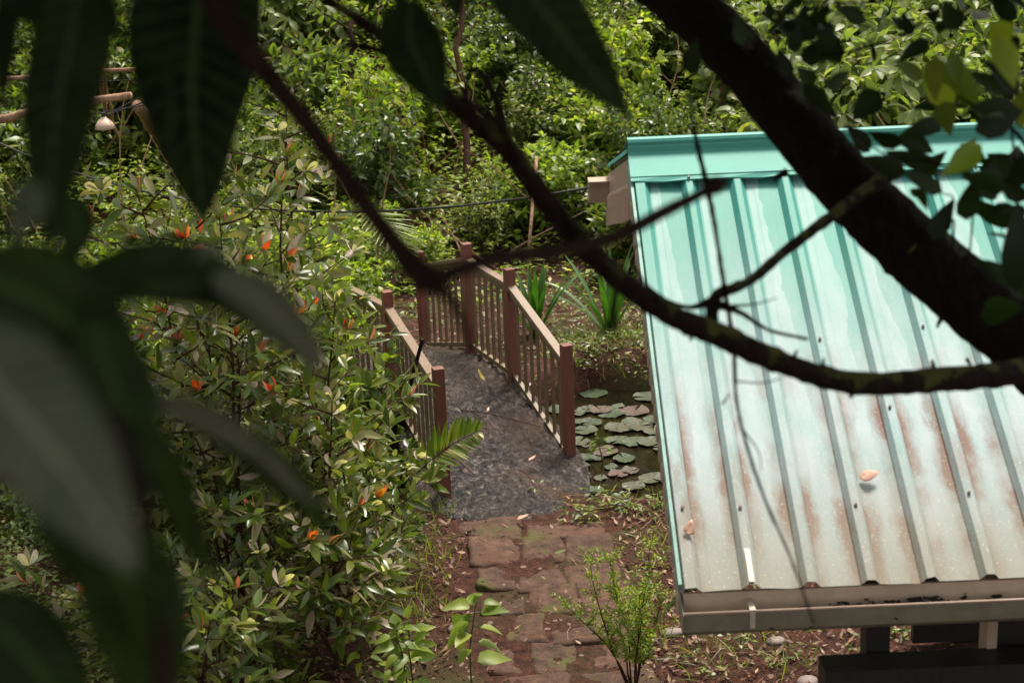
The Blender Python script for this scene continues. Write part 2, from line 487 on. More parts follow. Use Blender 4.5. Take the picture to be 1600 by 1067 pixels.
def roof_mat():
    m, nt, N, L, p = nmat('green_metal_sheet')
    tc = N.new('ShaderNodeTexCoord'); O = tc.outputs['Object']
    sp = N.new('ShaderNodeSeparateXYZ'); L.new(O, sp.inputs[0])

    def math_(op, a, b=None, c=None):
        q = N.new('ShaderNodeMath'); q.operation = op
        for i, v in enumerate((a, b, c)):
            if v is None: continue
            if isinstance(v, (int, float)): q.inputs[i].default_value = v
            else: L.new(v, q.inputs[i])
        return q.outputs[0]
    X, Y = sp.outputs[0], sp.outputs[1]       # object X along eave from the left verge; Y up the slope (0 eave .. 2.17 ridge)
    u = math_('FRACT', math_('DIVIDE', math_('SUBTRACT', X, .03), .2))      # 0 at a rib centre
    mp = N.new('ShaderNodeMapping'); mp.inputs['Scale'].default_value = (1, .35, 1); L.new(O, mp.inputs[0])
    big = noise(N, L, 3.0, 5, .6, mp.outputs[0]); mid = noise(N, L, 14, 6, .65, mp.outputs[0]); fin = noise(N, L, 90, 4, .7, O)
    base = ramp(N, [(.3, (.05, .25, .21)), (.7, (.08, .31, .265))]); L.new(big.outputs[0], base.inputs[0])
    c = base.outputs[0]
    # paler blue-grey band along the left half of each pan, widening down the slope
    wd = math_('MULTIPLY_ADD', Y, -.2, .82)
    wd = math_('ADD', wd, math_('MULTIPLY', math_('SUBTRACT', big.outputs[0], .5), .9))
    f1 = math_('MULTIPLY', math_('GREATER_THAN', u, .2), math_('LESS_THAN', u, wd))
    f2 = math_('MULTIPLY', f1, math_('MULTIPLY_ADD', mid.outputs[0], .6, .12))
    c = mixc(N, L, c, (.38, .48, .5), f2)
    # whitening down the slope
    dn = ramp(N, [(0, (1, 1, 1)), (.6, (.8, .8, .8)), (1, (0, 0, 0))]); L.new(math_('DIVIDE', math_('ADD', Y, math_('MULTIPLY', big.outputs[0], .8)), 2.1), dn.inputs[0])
    whiten = math_('MULTIPLY', dn.outputs[0], math_('MULTIPLY_ADD', mid.outputs[0], 1.2, .2))
    c = mixc(N, L, c, (.42, .475, .51), whiten)
    # brown grime near the eave, thickest beside the ribs
    ad = math_('ABSOLUTE', math_('SUBTRACT', u, .5))
    nearrib = math_('MULTIPLY', math_('MULTIPLY', math_('SUBTRACT', ad, .12), 3.2), math_('LESS_THAN', ad, .36))
    low = ramp(N, [(0, (.8, .8, .8)), (.3, (.95, .95, .95)), (.65, (.6, .6, .6)), (1, (0, 0, 0))]); L.new(math_('DIVIDE', Y, 1.1), low.inputs[0])
    gr = noise(N, L, 9, 7, .7, mp.outputs[0])
    g0 = math_('SUBTRACT', math_('ADD', math_('MULTIPLY', gr.outputs[0], 2.6), math_('MULTIPLY_ADD', nearrib, 1.1, -.25)), .95)
    g1 = math_('MULTIPLY', low.outputs[0], g0)
    pt = noise(N, L, 2.3, 3, .6, O, .4)
    pr_ = ramp(N, [(.36, (.05, .05, .05)), (.6, (1, 1, 1))]); L.new(pt.outputs[0], pr_.inputs[0])
    g1 = math_('MULTIPLY', g1, math_('MAXIMUM', pr_.outputs[0], .12))
    cl = N.new('ShaderNodeClamp'); L.new(math_('MULTIPLY', g1, 1.9), cl.inputs[0]); cl.inputs[2].default_value = .88
    c = mixc(N, L, c, (.17, .083, .058), cl.outputs[0])
    # ochre film at the very eave
    oc = ramp(N, [(0, (.75, .75, .75)), (.5, (.4, .4, .4)), (1, (0, 0, 0))]); L.new(math_('DIVIDE', math_('ADD', Y, math_('MULTIPLY', math_('SUBTRACT', big.outputs[0], .5), .5)), .6), oc.inputs[0])
    c = mixc(N, L, c, (.23, .205, .15), oc.outputs[0])
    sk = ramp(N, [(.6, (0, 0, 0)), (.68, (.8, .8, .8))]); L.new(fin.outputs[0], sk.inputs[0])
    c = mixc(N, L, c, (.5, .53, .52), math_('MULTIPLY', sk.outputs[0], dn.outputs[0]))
    L.new(c, p.inputs['Base Color'])
    L.new(math_('MULTIPLY_ADD', dn.outputs[0], .12, .5), p.inputs['Roughness'])
    p.inputs['Specular IOR Level'].default_value = .22
    bump(N, L, mid.outputs[0], .12, .004, p)
    return m


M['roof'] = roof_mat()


def simple(name, c, rough=.6, metal=0.0, nscale=8, var=.25, b=.1):
    m, nt, N, L, p = nmat(name)
    tc = N.new('ShaderNodeTexCoord')
    n = noise(N, L, nscale, 6, .65, tc.outputs['Object'])
    r = ramp(N, [(.3, tuple(a * (1 - var) for a in c)), (.7, tuple(min(1, a * (1 + var)) for a in c))]); L.new(n.outputs[0], r.inputs[0])
    L.new(r.outputs[0], p.inputs['Base Color']); p.inputs['Roughness'].default_value = rough; p.inputs['Metallic'].default_value = metal
    bump(N, L, n.outputs[0], b, .005, p)
    return m


M['cap'] = simple('green_ridge_sheet', (.085, .33, .28), .5, 0, 3, .08, .02)
M['cap'].node_tree.nodes['Principled BSDF'].inputs['Specular IOR Level'].default_value = .2
M['cream'] = simple('cream_sheet', (.36, .27, .21), .5, 0, 10, .14, .05)
M['trim'] = simple('faded_trim', (.2, .36, .32), .6, 0, 9, .25, .05)
M['fascia'] = simple('cream_fascia', (.52, .4, .31), .6, 0, 14, .15, .05)
M['gutter'] = simple('cream_gutter', (.2, .185, .135), .45, 0, 12, .2, .05)
M['strap'] = simple('metal_strap', (.62, .55, .45), .35, .3, 20, .15)
M['debris'] = simple('black_debris', (.02, .014, .01), .9, 0, 60, .5, 1)
M['screw'] = simple('screw_dark', (.05, .03, .03), .5, .5)
M['cable'] = simple('black_cable', (.02, .02, .022), .5)
M['pipe'] = simple('black_pipe', (.015, .015, .018), .35)
M['shade'] = simple('enamel_shade', (.66, .48, .38), .35, 0, 12, .15, .02)
M['crumb'] = simple('crumbs', (.085, .034, .022), .9, 0, 3, .6, .3)
M['stone'] = simple('grey_stone', (.2, .15, .14), .7, 0, 12, .3, .4)


def pad_mat():
    m, nt, N, L, p = nmat('lily_pad_leaf')
    tc = N.new('ShaderNodeTexCoord'); oi = N.new('ShaderNodeObjectInfo')
    n = noise(N, L, 16, 5, .65, tc.outputs['Object'])
    r = ramp(N, [(0, (.024, .045, .014)), (.5, (.05, .062, .03)), (.88, (.075, .045, .035)), (1, (.13, .05, .012))]); L.new(oi.outputs['Random'], r.inputs[0])
    v = ramp(N, [(.3, (.65, .65, .65)), (.7, (1.25, 1.2, 1.2))]); L.new(n.outputs[0], v.inputs[0])
    c = mixc(N, L, r.outputs[0], v.outputs[0], 1.0, 'MULTIPLY')
    L.new(c, p.inputs['Base Color']); p.inputs['Roughness'].default_value = .5; p.inputs['Specular IOR Level'].default_value = .3
    bump(N, L, n.outputs[0], .5, .006, p)
    return m


M['pad'] = pad_mat()


def water_mat():
    m, nt, N, L, p = nmat('murky_water')
    tc = N.new('ShaderNodeTexCoord')
    n = noise(N, L, 3, 4, .6, tc.outputs['Object'])
    r = ramp(N, [(.4, (.006, .006, .003)), (.7, (.02, .012, .005))]); L.new(n.outputs[0], r.inputs[0])
    L.new(r.outputs[0], p.inputs['Base Color']); p.inputs['Roughness'].default_value = .04; p.inputs['IOR'].default_value = 1.33
    n2 = noise(N, L, 12, 2, .5, tc.outputs['Object'])
    bump(N, L, n2.outputs[0], .05, .01, p)
    return m


M['water'] = water_mat()

# ------------------------------------------------------------------ leaf builder (numpy)
T5 = {  # station t, half-width u profile
    'lance': ([.0, .22, .5, .78, 1.0], [0, .75, 1.0, .62, 0]),
    'ovate': ([.0, .15, .42, .75, 1.0], [0, .85, 1.0, .55, 0]),
    'obov': ([.0, .3, .6, .85, 1.0], [0, .6, 1.0, .85, 0]),
    'heart': ([.0, .06, .3, .7, 1.0], [0, .8, 1.0, .55, 0]),
}


def leaves_mesh(name, leaves, mats, shape='ovate', curl=.25, fold=.25, cheap=False, seed=1, mi=None, thick=0):
    """leaves: list of (o, d, n, L, W) -> mesh"""
    rng = np.random.default_rng(seed)
    O = np.array([l[0] for l in leaves], float); D = np.array([l[1] for l in leaves], float)
    Nn = np.array([l[2] for l in leaves], float); L = np.array([l[3] for l in leaves], float); W = np.array([l[4] for l in leaves], float)
    D /= np.linalg.norm(D, axis=1, keepdims=True) + 1e-9
    S = np.cross(D, Nn); S /= np.linalg.norm(S, axis=1, keepdims=True) + 1e-9
    Nn = np.cross(S, D)
    n = len(O)
    t, u = T5[shape]
    if cheap:
        t = [0, .45, 1.0]; u = [0, 1, 0]
    cu = curl * (.4 + 1.2 * rng.random(n)); fo = fold * (.3 + 1.4 * rng.random(n)); wv = (rng.random(n) - .5) * .25
    pts = []
    k = len(t)
    for i in range(k):
        mid = O + D * (t[i] * L)[:, None] - Nn * (cu * L * t[i] ** 2)[:, None] + S * (wv * L * t[i] ** 2)[:, None]
        if i in (0, k - 1): pts.append(mid)
        else:
            off = S * (W * .5 * u[i])[:, None]; up = Nn * (fo * W * .5 * u[i])[:, None]
            pts += [mid - off + up, mid, mid + off + up]
    nv = len(pts)
    V = np.stack(pts, 1).reshape(-1, 3)
    fs = []
    tip = nv - 1
    fs += [(0, 2, 1), (0, 3, 2)]
    for i in range(1, k - 2):
        a = 1 + (i - 1) * 3; b = a + 3
        fs += [(a, a + 1, b + 1, b), (a + 1, a + 2, b + 2, b + 1)]
    a = 1 + (k - 3) * 3
    fs += [(a, a + 1, tip), (a + 1, a + 2, tip)]
    ls, lt, idx = [], [], []
    base_idx = np.concatenate([np.array(f) for f in fs]); lens = np.array([len(f) for f in fs])
    allidx = (base_idx[None, :] + (np.arange(n) * nv)[:, None]).ravel()
    alll = np.tile(lens, n)
    starts = np.concatenate([[0], np.cumsum(alll)[:-1]])
    me = bpy.data.meshes.new(name)
    me.vertices.add(len(V)); me.vertices.foreach_set('co', V.ravel())
    me.loops.add(len(allidx)); me.loops.foreach_set('vertex_index', allidx.astype(np.int32))
    me.polygons.add(len(alll)); me.polygons.foreach_set('loop_start', starts.astype(np.int32))
    me.polygons.foreach_set('loop_total', alll.astype(np.int32))
    for m in (mats if isinstance(mats, (list, tuple)) else [mats]): me.materials.append(m)
    if mi is not None:
        me.polygons.foreach_set('material_index', np.repeat(np.array(mi), len(fs)).astype(np.int32))
    me.polygons.foreach_set('use_smooth', np.ones(len(alll), bool))
    me.update(calc_edges=True)
    return me


def rv(rng, s=1.0):
    return Vector((rng.gauss(0, s), rng.gauss(0, s), rng.gauss(0, s)))


def wander(rng, p, d, length, steps, wob, up=0.0):
    pts = [p.copy()]; d = d.normalized(); st = length / steps
    for i in range(steps):
        d = (d + rv(rng, wob) + Vector((0, 0, up))).normalized()
        p = p + d * st
        pts.append(p.copy())
    return pts


def twig_leaves(rng, pts, L, W, step, out, start=.2, upn=.9, spread=.9, rosette=3, droop=0.0, flat=.35):
    """leaves along a polyline"""
    seglen = [(pts[i + 1] - pts[i]).length for i in range(len(pts) - 1)]
    tot = sum(seglen); s = tot * start; k = 0
    ph = rng.random() * 6.28
    while s < tot:
        a = s; i = 0
        while i < len(seglen) - 1 and a > seglen[i]: a -= seglen[i]; i += 1
        p = pts[i].lerp(pts[i + 1], min(1, a / max(seglen[i], 1e-6)))
        ax = (pts[i + 1] - pts[i]).normalized()
        q = ax.cross(Vector((0, 0, 1)))
        if q.length < .2: q = ax.cross(Vector((1, 0, 0)))
        q.normalize(); r = q.cross(ax)
        ph += 2.4
        side = (q * math.cos(ph) + r * math.sin(ph) * (.4 + .6 * abs(ax.z))).normalized()
        d = (ax * (1 - spread * .55) + side * spread + Vector((0, 0, -droop)) + rv(rng, .15)).normalized()
        n = (Vector((0, 0, upn)) + rv(rng, flat) + side * -.2)
        sc = .65 + rng.random() * .55
        out.append((p + d * (L * .06), d, n, L * sc, W * sc))
        s += step * (.7 + .6 * rng.random())
    for j in range(rosette):
        an = j * 6.28 / max(rosette, 1) + rng.random()
        ax = (pts[-1] - pts[-2]).normalized()
        q = ax.orthogonal().normalized(); r = q.cross(ax)
        d = (ax * .9 + (q * math.cos(an) + r * math.sin(an)) * .7 + rv(rng, .15)).normalized()
        out.append((pts[-1], d, Vector((0, 0, 1)) + rv(rng, flat), L * (.6 + .4 * rng.random()), W * (.6 + .4 * rng.random())))


def shrub_proto(seed, H, R, nstem, nside, L, W, step, shape, droop=0.0, wob=.16, base_open=.5, flat=.4, cheap=False, curl=.25, stem_r=.012, mat='lf_mid', smat='stem', ros=4, low=.15):
    """returns (stem mesh, foliage mesh, red-tip positions)"""
    rng = random.Random(seed)
    mb = MB(); lv = []; tips = []
    for i in range(nstem):
        an = 6.28 * i / nstem + rng.random()
        tilt = base_open * (.2 + .8 * rng.random())
        d = Vector((math.cos(an) * tilt, math.sin(an) * tilt, 1))
        Hs = H * (.6 + .4 * rng.random()) if nstem > 1 else H
        pts = wander(rng, Vector((rng.uniform(-.04, .04), rng.uniform(-.04, .04), -.05)), d, Hs, 9, wob * .5, .05)
        r0 = stem_r * (.6 + .4 * Hs / H)
        mb.tube(pts, [r0 * (1 - .75 * k / 9) for k in range(10)], 5)
        twig_leaves(rng, pts, L, W, step * 1.4, lv, max(low, .3), droop=droop, rosette=ros, flat=flat)
        tips.append((pts[-1], (pts[-1] - pts[-2]).normalized()))
        for j in range(nside):
            f = low + (1 - low) * (j + rng.random()) / nside
            k = min(8, int(f * 9)); p = pts[k].lerp(pts[k + 1], f * 9 - k if f * 9 - k < 1 else 1)
            a2 = j * 2.4 + rng.random()
            d2 = Vector((math.cos(a2), math.sin(a2), .25 + .5 * rng.random()))
            ln = R * (1.05 - .55 * f) * (.6 + .5 * rng.random())
            bp = wander(rng, p, d2, ln, 5, wob, .04)
            mb.tube(bp, [r0 * .45 * (1 - .8 * q / 5) for q in range(6)], 4)
            twig_leaves(rng, bp, L, W, step, lv, .15, droop=droop, rosette=ros, flat=flat)
            tips.append((bp[-1], (bp[-1] - bp[-2]).normalized()))
            if rng.random() < .7:
                k2 = rng.randint(1, 3)
                a3 = a2 + rng.choice((-.9, .9))
                b3 = wander(rng, bp[k2], Vector((math.cos(a3), math.sin(a3), .3)), ln * .6, 4, wob, .04)
                mb.tube(b3, [r0 * .3 * (1 - .8 * q / 4) for q in range(5)], 4)
                twig_leaves(rng, b3, L, W, step, lv, .15, droop=droop, rosette=ros, flat=flat)
                tips.append((b3[-1], (b3[-1] - b3[-2]).normalized()))
    return mb.mesh('stem', M[smat], True), leaves_mesh('foliage', lv, M[mat], shape, curl=curl, seed=seed, cheap=cheap), tips


def plant(kind_name, stem_me, fol_me, loc, rz, scale, label, cat, group=None):
    t = empty(kind_name, loc, rz)
    t.scale = (scale,) * 3 if not hasattr(scale, '__len__') else scale
    link('stem', stem_me, t); link('foliage', fol_me, t)
    tag(t, label, cat, group)
    return t


RNG = random.Random(11)

# ================================================================== GROUND
def build_ground():
    def axis(a, b, lo, hi, fine, far):
        xs = list(np.arange(a, b + 1e-6, fine))
        s = fine
        x = b
        while x < hi: s *= 1.12; s = min(s, far); x += s; xs.append(x)
        s = fine; x = a
        while x > lo: s *= 1.12; s = min(s, far); x -= s; xs.insert(0, x)
        return np.array(xs)
    xs = axis(-3.2, 2.6, -160, 160, .034, 8); ys = axis(7.0, 14.5, -20, 220, .034, 8)
    X, Y = np.meshgrid(xs, ys)
    Z = terrain(X, Y)
    V = np.stack([X, Y, Z], -1).reshape(-1, 3)
    nx, ny = len(xs), len(ys)
    i, j = np.meshgrid(np.arange(nx - 1), np.arange(ny - 1))
    a = (j * nx + i).ravel()
    F = np.stack([a, a + 1, a + nx + 1, a + nx], 1)
    me = bpy.data.meshes.new('ground')
    me.vertices.add(len(V)); me.vertices.foreach_set('co', V.ravel())
    me.loops.add(F.size); me.loops.foreach_set('vertex_index', F.ravel().astype(np.int32))
    me.polygons.add(len(F)); me.polygons.foreach_set('loop_start', (np.arange(len(F)) * 4).astype(np.int32))
    me.polygons.foreach_set('loop_total', np.full(len(F), 4, np.int32))
    me.polygons.foreach_set('use_smooth', np.ones(len(F), bool))
    me.materials.append(M['soil'])
    me.update(calc_edges=True)
    tag(link('ground', me), kind='structure')


build_ground()
mb = MB()
mb.add([(-7, 8.6, WATER), (7, 8.6, WATER), (7, 14.2, WATER), (-7, 14.2, WATER)], [(0, 1, 2, 3)])
tag(mb.build('pond_water', M['water']), kind='structure')


def blob_slab(mb, cx, cy, w, h, rot, ztop, th, rng, n=6):
    """irregular paving slab with domed worn top; grid top + skirt"""
    k = 17
    vs = []; fs = []
    jit = [rng.uniform(-.06, .06) for _ in range(8)]
    tx, ty = rng.uniform(-.02, .02), rng.uniform(-.02, .02)
    for a in range(k):
        for b in range(k):
            u = a / (k - 1) * 2 - 1; v = b / (k - 1) * 2 - 1
            # squircle-ish corners
            x = u * (1 - .035 * v ** 4 * abs(u)) * w / 2 * (1 + jit[0] * v + jit[1] * v * v)
            y = v * (1 - .035 * u ** 4 * abs(v)) * h / 2 * (1 + jit[2] * u + jit[3] * u * u)
            X = cx + x * math.cos(rot) - y * math.sin(rot); Y = cy + x * math.sin(rot) + y * math.cos(rot)
            X += float(fbm(X * 7, Y * 7, 3)) * .045; Y += float(fbm(X * 7, Y * 7, 4)) * .045
            e = max(abs(u), abs(v))
            z = ztop + tx * u + ty * v + float(fbm(X * 12, Y * 12, 8)) * .03 + float(fbm(X * 40, Y * 40, 9)) * .010 - (.016 if e > .99 else 0)
            vs.append((X, Y, z))
    for a in range(k - 1):
        for b in range(k - 1):
            fs.append((a * k + b, (a + 1) * k + b, (a + 1) * k + b + 1, a * k + b + 1))
    ring = [b for b in range(k)] + [a * k + k - 1 for a in range(1, k)] + [(k - 1) * k + b for b in range(k - 2, -1, -1)] + [a * k for a in range(k - 2, 0, -1)]
    n0 = len(vs)
    for r in ring: vs.append((vs[r][0], vs[r][1], ztop - th))
    m = len(ring)
    for q in range(m):
        fs.append((ring[q], ring[(q + 1) % m], n0 + (q + 1) % m, n0 + q))
    mb.add(vs, fs)


def build_path():
    rng = random.Random(4)
    mb = MB()
    y = 9.56; row = 0
    while y > 4.4:
        hgt = rng.uniform(.33, .42)
        cx = float(np.interp(y, [5, 7.5, 9, 9.7], [.33, .26, .16, .06]))
        width = .98 if y > 9 else .92
        cuts = [0, rng.uniform(.3, .36), rng.uniform(.62, .7), 1] if row % 2 else [0, rng.uniform(.42, .58), 1]
        if row % 3 == 2: cuts = [0, .27, rng.uniform(.55, .62), 1]
        for a, b in zip(cuts[:-1], cuts[1:]):
            if rng.random() < .04: continue
            x = cx - width / 2 + (a + b) / 2 * width + rng.uniform(-.015, .015)
            yy = y + rng.uniform(-.03, .03)
            zt = float(terrain(x, yy, False)) + rng.uniform(.002, .02)
            blob_slab(mb, x, yy, (b - a) * width - .004, hgt + .004, rng.uniform(-.03, .03) + .02, zt, .14, rng)
        y -= hgt; row += 1
    tag(mb.build('path', M['slab'], smooth=True), kind='structure')


build_path()

# ================================================================== FOOTBRIDGE
POSTS = dict(R1=(.40, 10.88, -.12), R2=(0.0, 11.98, .19), R3=(-.355, 12.69, .24), R4=(-.82, 13.76, -.08),
             L1=(-.522, 10.10, .0), L2=(-.975, 11.75, .11), L3=(-1.5, 12.85, .05))


def build_bridge():
    br = empty('footbridge', (0, 11.5, 0))
    tag(br, 'curved footbridge of rough dark concrete with red brown wooden railings over the lily pond', 'bridge')
    off = Vector((0, -11.5, 0))
    # deck
    nL = smoothpath([(-.48, 9.76, .0), (-.68, 10.0, .02), (-.80, 10.5, .06), (-1.12, 11.75, .13), (-1.55, 12.8, .08), (-2.1, 13.9, -.08)], 44)
    nR = smoothpath([(.36, 9.86, .0), (.50, 10.36, -.04), (.50, 10.9, -.02), (.10, 12.0, .20), (-.26, 12.72, .25), (-.72, 13.9, -.08)], 44)
    k = 74
    vs = []; fs = []
    n = len(nL)
    for i in range(n):
        a, b = nL[i], nR[i]
        i_ = i / 2
        for j in range(k):
            u = j / (k - 1)
            P = a * (1 - u) + b * u
            bow = (1 - (2 * u - 1) ** 2)
            P = P.copy(); P[1] -= .16 * bow * max(0, 1 - i_ / 16)
            edge = min(u, 1 - u) * 2
            z = P[2] + .07 * bow * min(1, i_ / 12 + .3) - .03 * max(0, 1 - edge * 8) - .05 * max(0, 1 - i_ / 3)
            nz = float(fbm(P[0] * 9, P[1] * 9, 31, 5)) * .07 + float(fbm(P[0] * 26, P[1] * 26, 33, 4)) * .075
            vs.append((P[0], P[1] - 11.5, z + nz))
    for i in range(n - 1):
        for j in range(k - 1):
            fs.append((i * k + j, i * k + j + 1, (i + 1) * k + j + 1, (i + 1) * k + j))
    # skirt
    ring = [j for j in range(k)] + [i * k + k - 1 for i in range(1, n)] + [(n - 1) * k + j for j in range(k - 2, -1, -1)] + [i * k for i in range(n - 2, 0, -1)]
    prev = ring
    for step, dz, sh in ((1, -.09, .0), (2, -.2, .04)):
        n0 = len(vs); m = len(ring)
        cx = sum(vs[r][0] for r in ring) / m
        for r in ring:
            x, yv, z = vs[r]
            vs.append((x + (-.0 if x > cx else .0), yv, z + dz + float(fbm(x * 12, yv * 12, 40)) * .03))
        for q in range(m):
            fs.append((prev[(q + 1) % m], prev[q], n0 + q, n0 + (q + 1) % m))
        prev = [n0 + q for q in range(m)]
    mb = MB(); mb.add(vs, fs)
    mb.build('deck', M['deck'], br, smooth=True)

    def post(P, yaw, h=1.0, base=-.22):
        mb = MB()
        Mz = Matrix.Rotation(yaw, 3, 'Z')
        P = Vector(P) + off
        mb.box(P + Vector((0, 0, (h + base) / 2)), (.078, .078, h - base), Mz)
        mb.build('post', M['post'], br, bevel=.004)

    def yaw(a, b): return math.atan2(b[1] - a[1], b[0] - a[0])
    seq = [('R1', 'R2', 7), ('R2', 'R3', 6), ('R3', 'R4', 7), ('L1', 'L2', 10), ('L2', 'L3', 8)]
    ys = dict(R1=yaw(POSTS['R1'], POSTS['R2']), R2=yaw(POSTS['R1'], POSTS['R3']), R3=yaw(POSTS['R2'], POSTS['R4']), R4=yaw(POSTS['R3'], POSTS['R4']),
              L1=yaw(POSTS['L1'], POSTS['L2']), L2=yaw(POSTS['L1'], POSTS['L3']), L3=yaw(POSTS['L2'], POSTS['L3']))
    for kx, P in POSTS.items(): post(P, ys[kx])
    for a, b, cnt in seq:
        A = Vector(POSTS[a]) + off; B = Vector(POSTS[b]) + off
        d = (B - A); dh = Vector((d.x, d.y, 0)).normalized()
        A2 = A + dh * .04 + Vector((0, 0, d.z * .04 / d.length)); B2 = B - dh * .04 - Vector((0, 0, d.z * .04 / d.length))
        mb = MB(); mb.bar(A2 + Vector((0, 0, .86)), B2 + Vector((0, 0, .86)), .07, .035)
        mb.build('handrail', M['rail'], br, bevel=.004)
        mb = MB(); mb.bar(A2 + Vector((0, 0, .10)), B2 + Vector((0, 0, .10)), .036, .04)
        mb.build('bottom_rail', M['balus'], br)
        mb = MB(); mb.bar(A2 + Vector((0, 0, .815)), B2 + Vector((0, 0, .815)), .032, .05)
        mb.build('rail_batten', M['balus'], br)
        yw = math.atan2(d.y, d.x)
        for i in range(cnt):
            f = (i + 1) / (cnt + 1)
            P = A.lerp(B, f)
            mb = MB(); mb.box(P + Vector((0, 0, .455)), (.022, .022, .67), Matrix.Rotation(yw, 3, 'Z'))
            mb.build('baluster', M['balus'], br)


build_bridge()

# ================================================================== SHED WITH GREEN ROOF
def build_shed():
    x0, x1 = .537, 3.7
    E = Vector((x0, 4.66, 1.972)); Rg = Vector((x0, 6.50, 3.119))
    sl = Rg - E; SL = sl.length; ang = math.atan2(sl.z, sl.y)
    sh = empty('shed', (x0, 4.66, 0))
    tag(sh, 'shed with a weathered sea green ribbed metal roof and cream gutter, filling the right side', 'shed')
    def slope_obj(mb, name, mat, origin, a, parent=sh, smooth=False):
        o = mb.build(name, mat, parent, smooth=smooth)
        o.location = Vector(origin) - Vector((x0, 4.66, 0)); o.rotation_euler = (a, 0, 0)
        return o

    def profile(W, h=.028, first=.03, pitch=.2):
        pr = [(0, 0.012)]
        x = first
        pr = [(0, 0.006), (.006, h)] if first < .04 else [(0, 0)]
        k = 0
        while x < W:
            if k == 0: pr += [(x + .014, h), (x + .034, 0)]
            else: pr += [(x - .033, 0), (x - .014, h), (x - .011, h + .001), (x + .011, h + .001), (x + .014, h), (x + .033, 0)]
            m = x + pitch / 2
            pr += [(m - .035, 0), (m - .03, .0006), (m + .03, .0006), (m + .035, 0)]
            x += pitch; k += 1
        return [p for p in pr if p[0] <= W]

    def sheet(W, Ls, n):
        pr = profile(W); mb = MB(); vs = []; rng = random.Random(3)
        for j in range(n + 1):
            y = Ls * j / n
            for (x, z) in pr:
                e = float(fbm(np.array(x * 5), np.array(y * 3), 77)) * .006
                ye = y + (float(fbm(np.array(x * 14.), np.array(.3), 5)) * .02 if j == 0 else 0)
                vs.append((x, ye, z + e))
        k = len(pr)
        fs = [(j * k + i, j * k + i + 1, (j + 1) * k + i + 1, (j + 1) * k + i) for j in range(n) for i in range(k - 1)]
        mb.add(vs, fs)
        return mb
    W = x1 - x0
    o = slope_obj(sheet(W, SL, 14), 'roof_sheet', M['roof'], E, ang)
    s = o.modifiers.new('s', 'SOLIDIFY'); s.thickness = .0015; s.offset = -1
    # back slope, shallower, seen as a thin edge behind the ridge
    Bk = Vector((x0, 7.95, 2.765)); bl = (Bk - Rg)
    a2 = math.atan2(bl.z, bl.y)
    o = slope_obj(sheet(W, bl.length, 4), 'back_roof_sheet', M['cap'], Rg + Vector((0, .012, 0)), a2)
    s = o.modifiers.new('s', 'SOLIDIFY'); s.thickness = .003; s.offset = -1
    # ridge cap
    mb = MB()
    cs, sn = math.cos(ang), math.sin(ang)
    capW = .205
    def sp(yy, zz): return Vector((0, yy * cs - zz * sn, yy * sn + zz * cs))       # slope coords -> local world offset from E
    prof = [sp(SL - capW, .020), sp(SL - capW - .004, .032), sp(SL - capW + .018, .035), sp(SL - capW + .020, .038), sp(SL - .055, .040), sp(SL - .045, .046), sp(SL - .03, .062)]
    rr = []
    c0 = sp(SL, .06)
    for q in range(7):
        an = math.radians(200 - q * 33)
        rr.append(Vector((0, c0.y + .024 * math.cos(an), c0.z + .024 * math.sin(an))))
    back = [Vector((0, 1.84 + .07, 1.147 + .03)), Vector((0, 1.84 + .24, 1.147 - .02))]
    prof = prof + rr + back
    for Xa in (-.012, W):
        pass
    vs = []
    nseg = 24
    for i in range(nseg + 1):
        x = -.012 + (W + .012) * i / nseg
        for j, q in enumerate(prof):
            wob = .004 * math.sin(x * 31.4 + 1) if j < 2 else 0
            vs.append((x, q.y, q.z + wob))
    k = len(prof)
    mb.add(vs, [(i * k + j, (i + 1) * k + j, (i + 1) * k + j + 1, i * k + j + 1) for i in range(nseg) for j in range(k - 1)])
    # turned down left end of the cap
    o = mb.build('ridge_cap', M['cap'], sh, smooth=False); o.location = (0, 0, E.z)
    s = o.modifiers.new('s', 'SOLIDIFY'); s.thickness = .002
    # verge trim on the left edge
    mb = MB()
    mb.box((0, SL / 2 - .02, -.006), (.012, SL - .08, .05))
    slope_obj(mb, 'verge_trim', M['trim'], E + Vector((-.008, 0, 0)), ang)
    # gable cladding: cream ribbed sheet hanging under both verges
    def cladding(A, B, drop, name, plain):
        mb = MB(); vs = []
        n = int((Vector(B) - Vector(A)).length / .018)
        for i in range(n + 1):
            P = Vector(A).lerp(Vector(B), i / n)
            xo = (.014, .014, -.012, -.02, -.012)[i % 5]
            vs += [(P.x, P.y, P.z), (P.x, P.y, P.z - plain), (P.x + xo, P.y, P.z - plain - .03), (P.x + xo, P.y, P.z - drop + xo * .5), (P.x + .03, P.y, P.z - drop)]
        mb.add(vs, [(i * 5 + j, i * 5 + j + 1, (i + 1) * 5 + j + 1, (i + 1) * 5 + j) for i in range(n) for j in range(4)])
        o = mb.build(name, M['cream'], sh); o.location = (-x0, -4.66, 0)
    cladding((x0 + .004, 4.70, 1.972), (x0 + .004, 6.50, 3.095), .13, 'gable_cladding', .05)
    cladding((x0 + .004, 6.505, 3.10), (x0 + .004, 7.93, 2.745), .27, 'gable_cladding', .10)
    L0 = Vector((x0, 4.66, 0))
    # back gutter beam poking out
    mb = MB(); mb.box(Vector((x0 - .105 + 1.6, 7.89, 2.665)) - L0, (3.2, .09, .105)); mb.box(Vector((x0 - .105 + 1.6, 7.885, 2.723)) - L0, (3.2, .12, .012))
    mb.build('back_gutter', M['cream'], sh, bevel=.003)
    # fascia + gutter
    mb = MB(); mb.box(Vector(((x0 + x1) / 2 + .002, 4.69, 1.912)) - L0, (W - .004, .012, .085)); mb.build('fascia', M['fascia'], sh)
    g = MB()
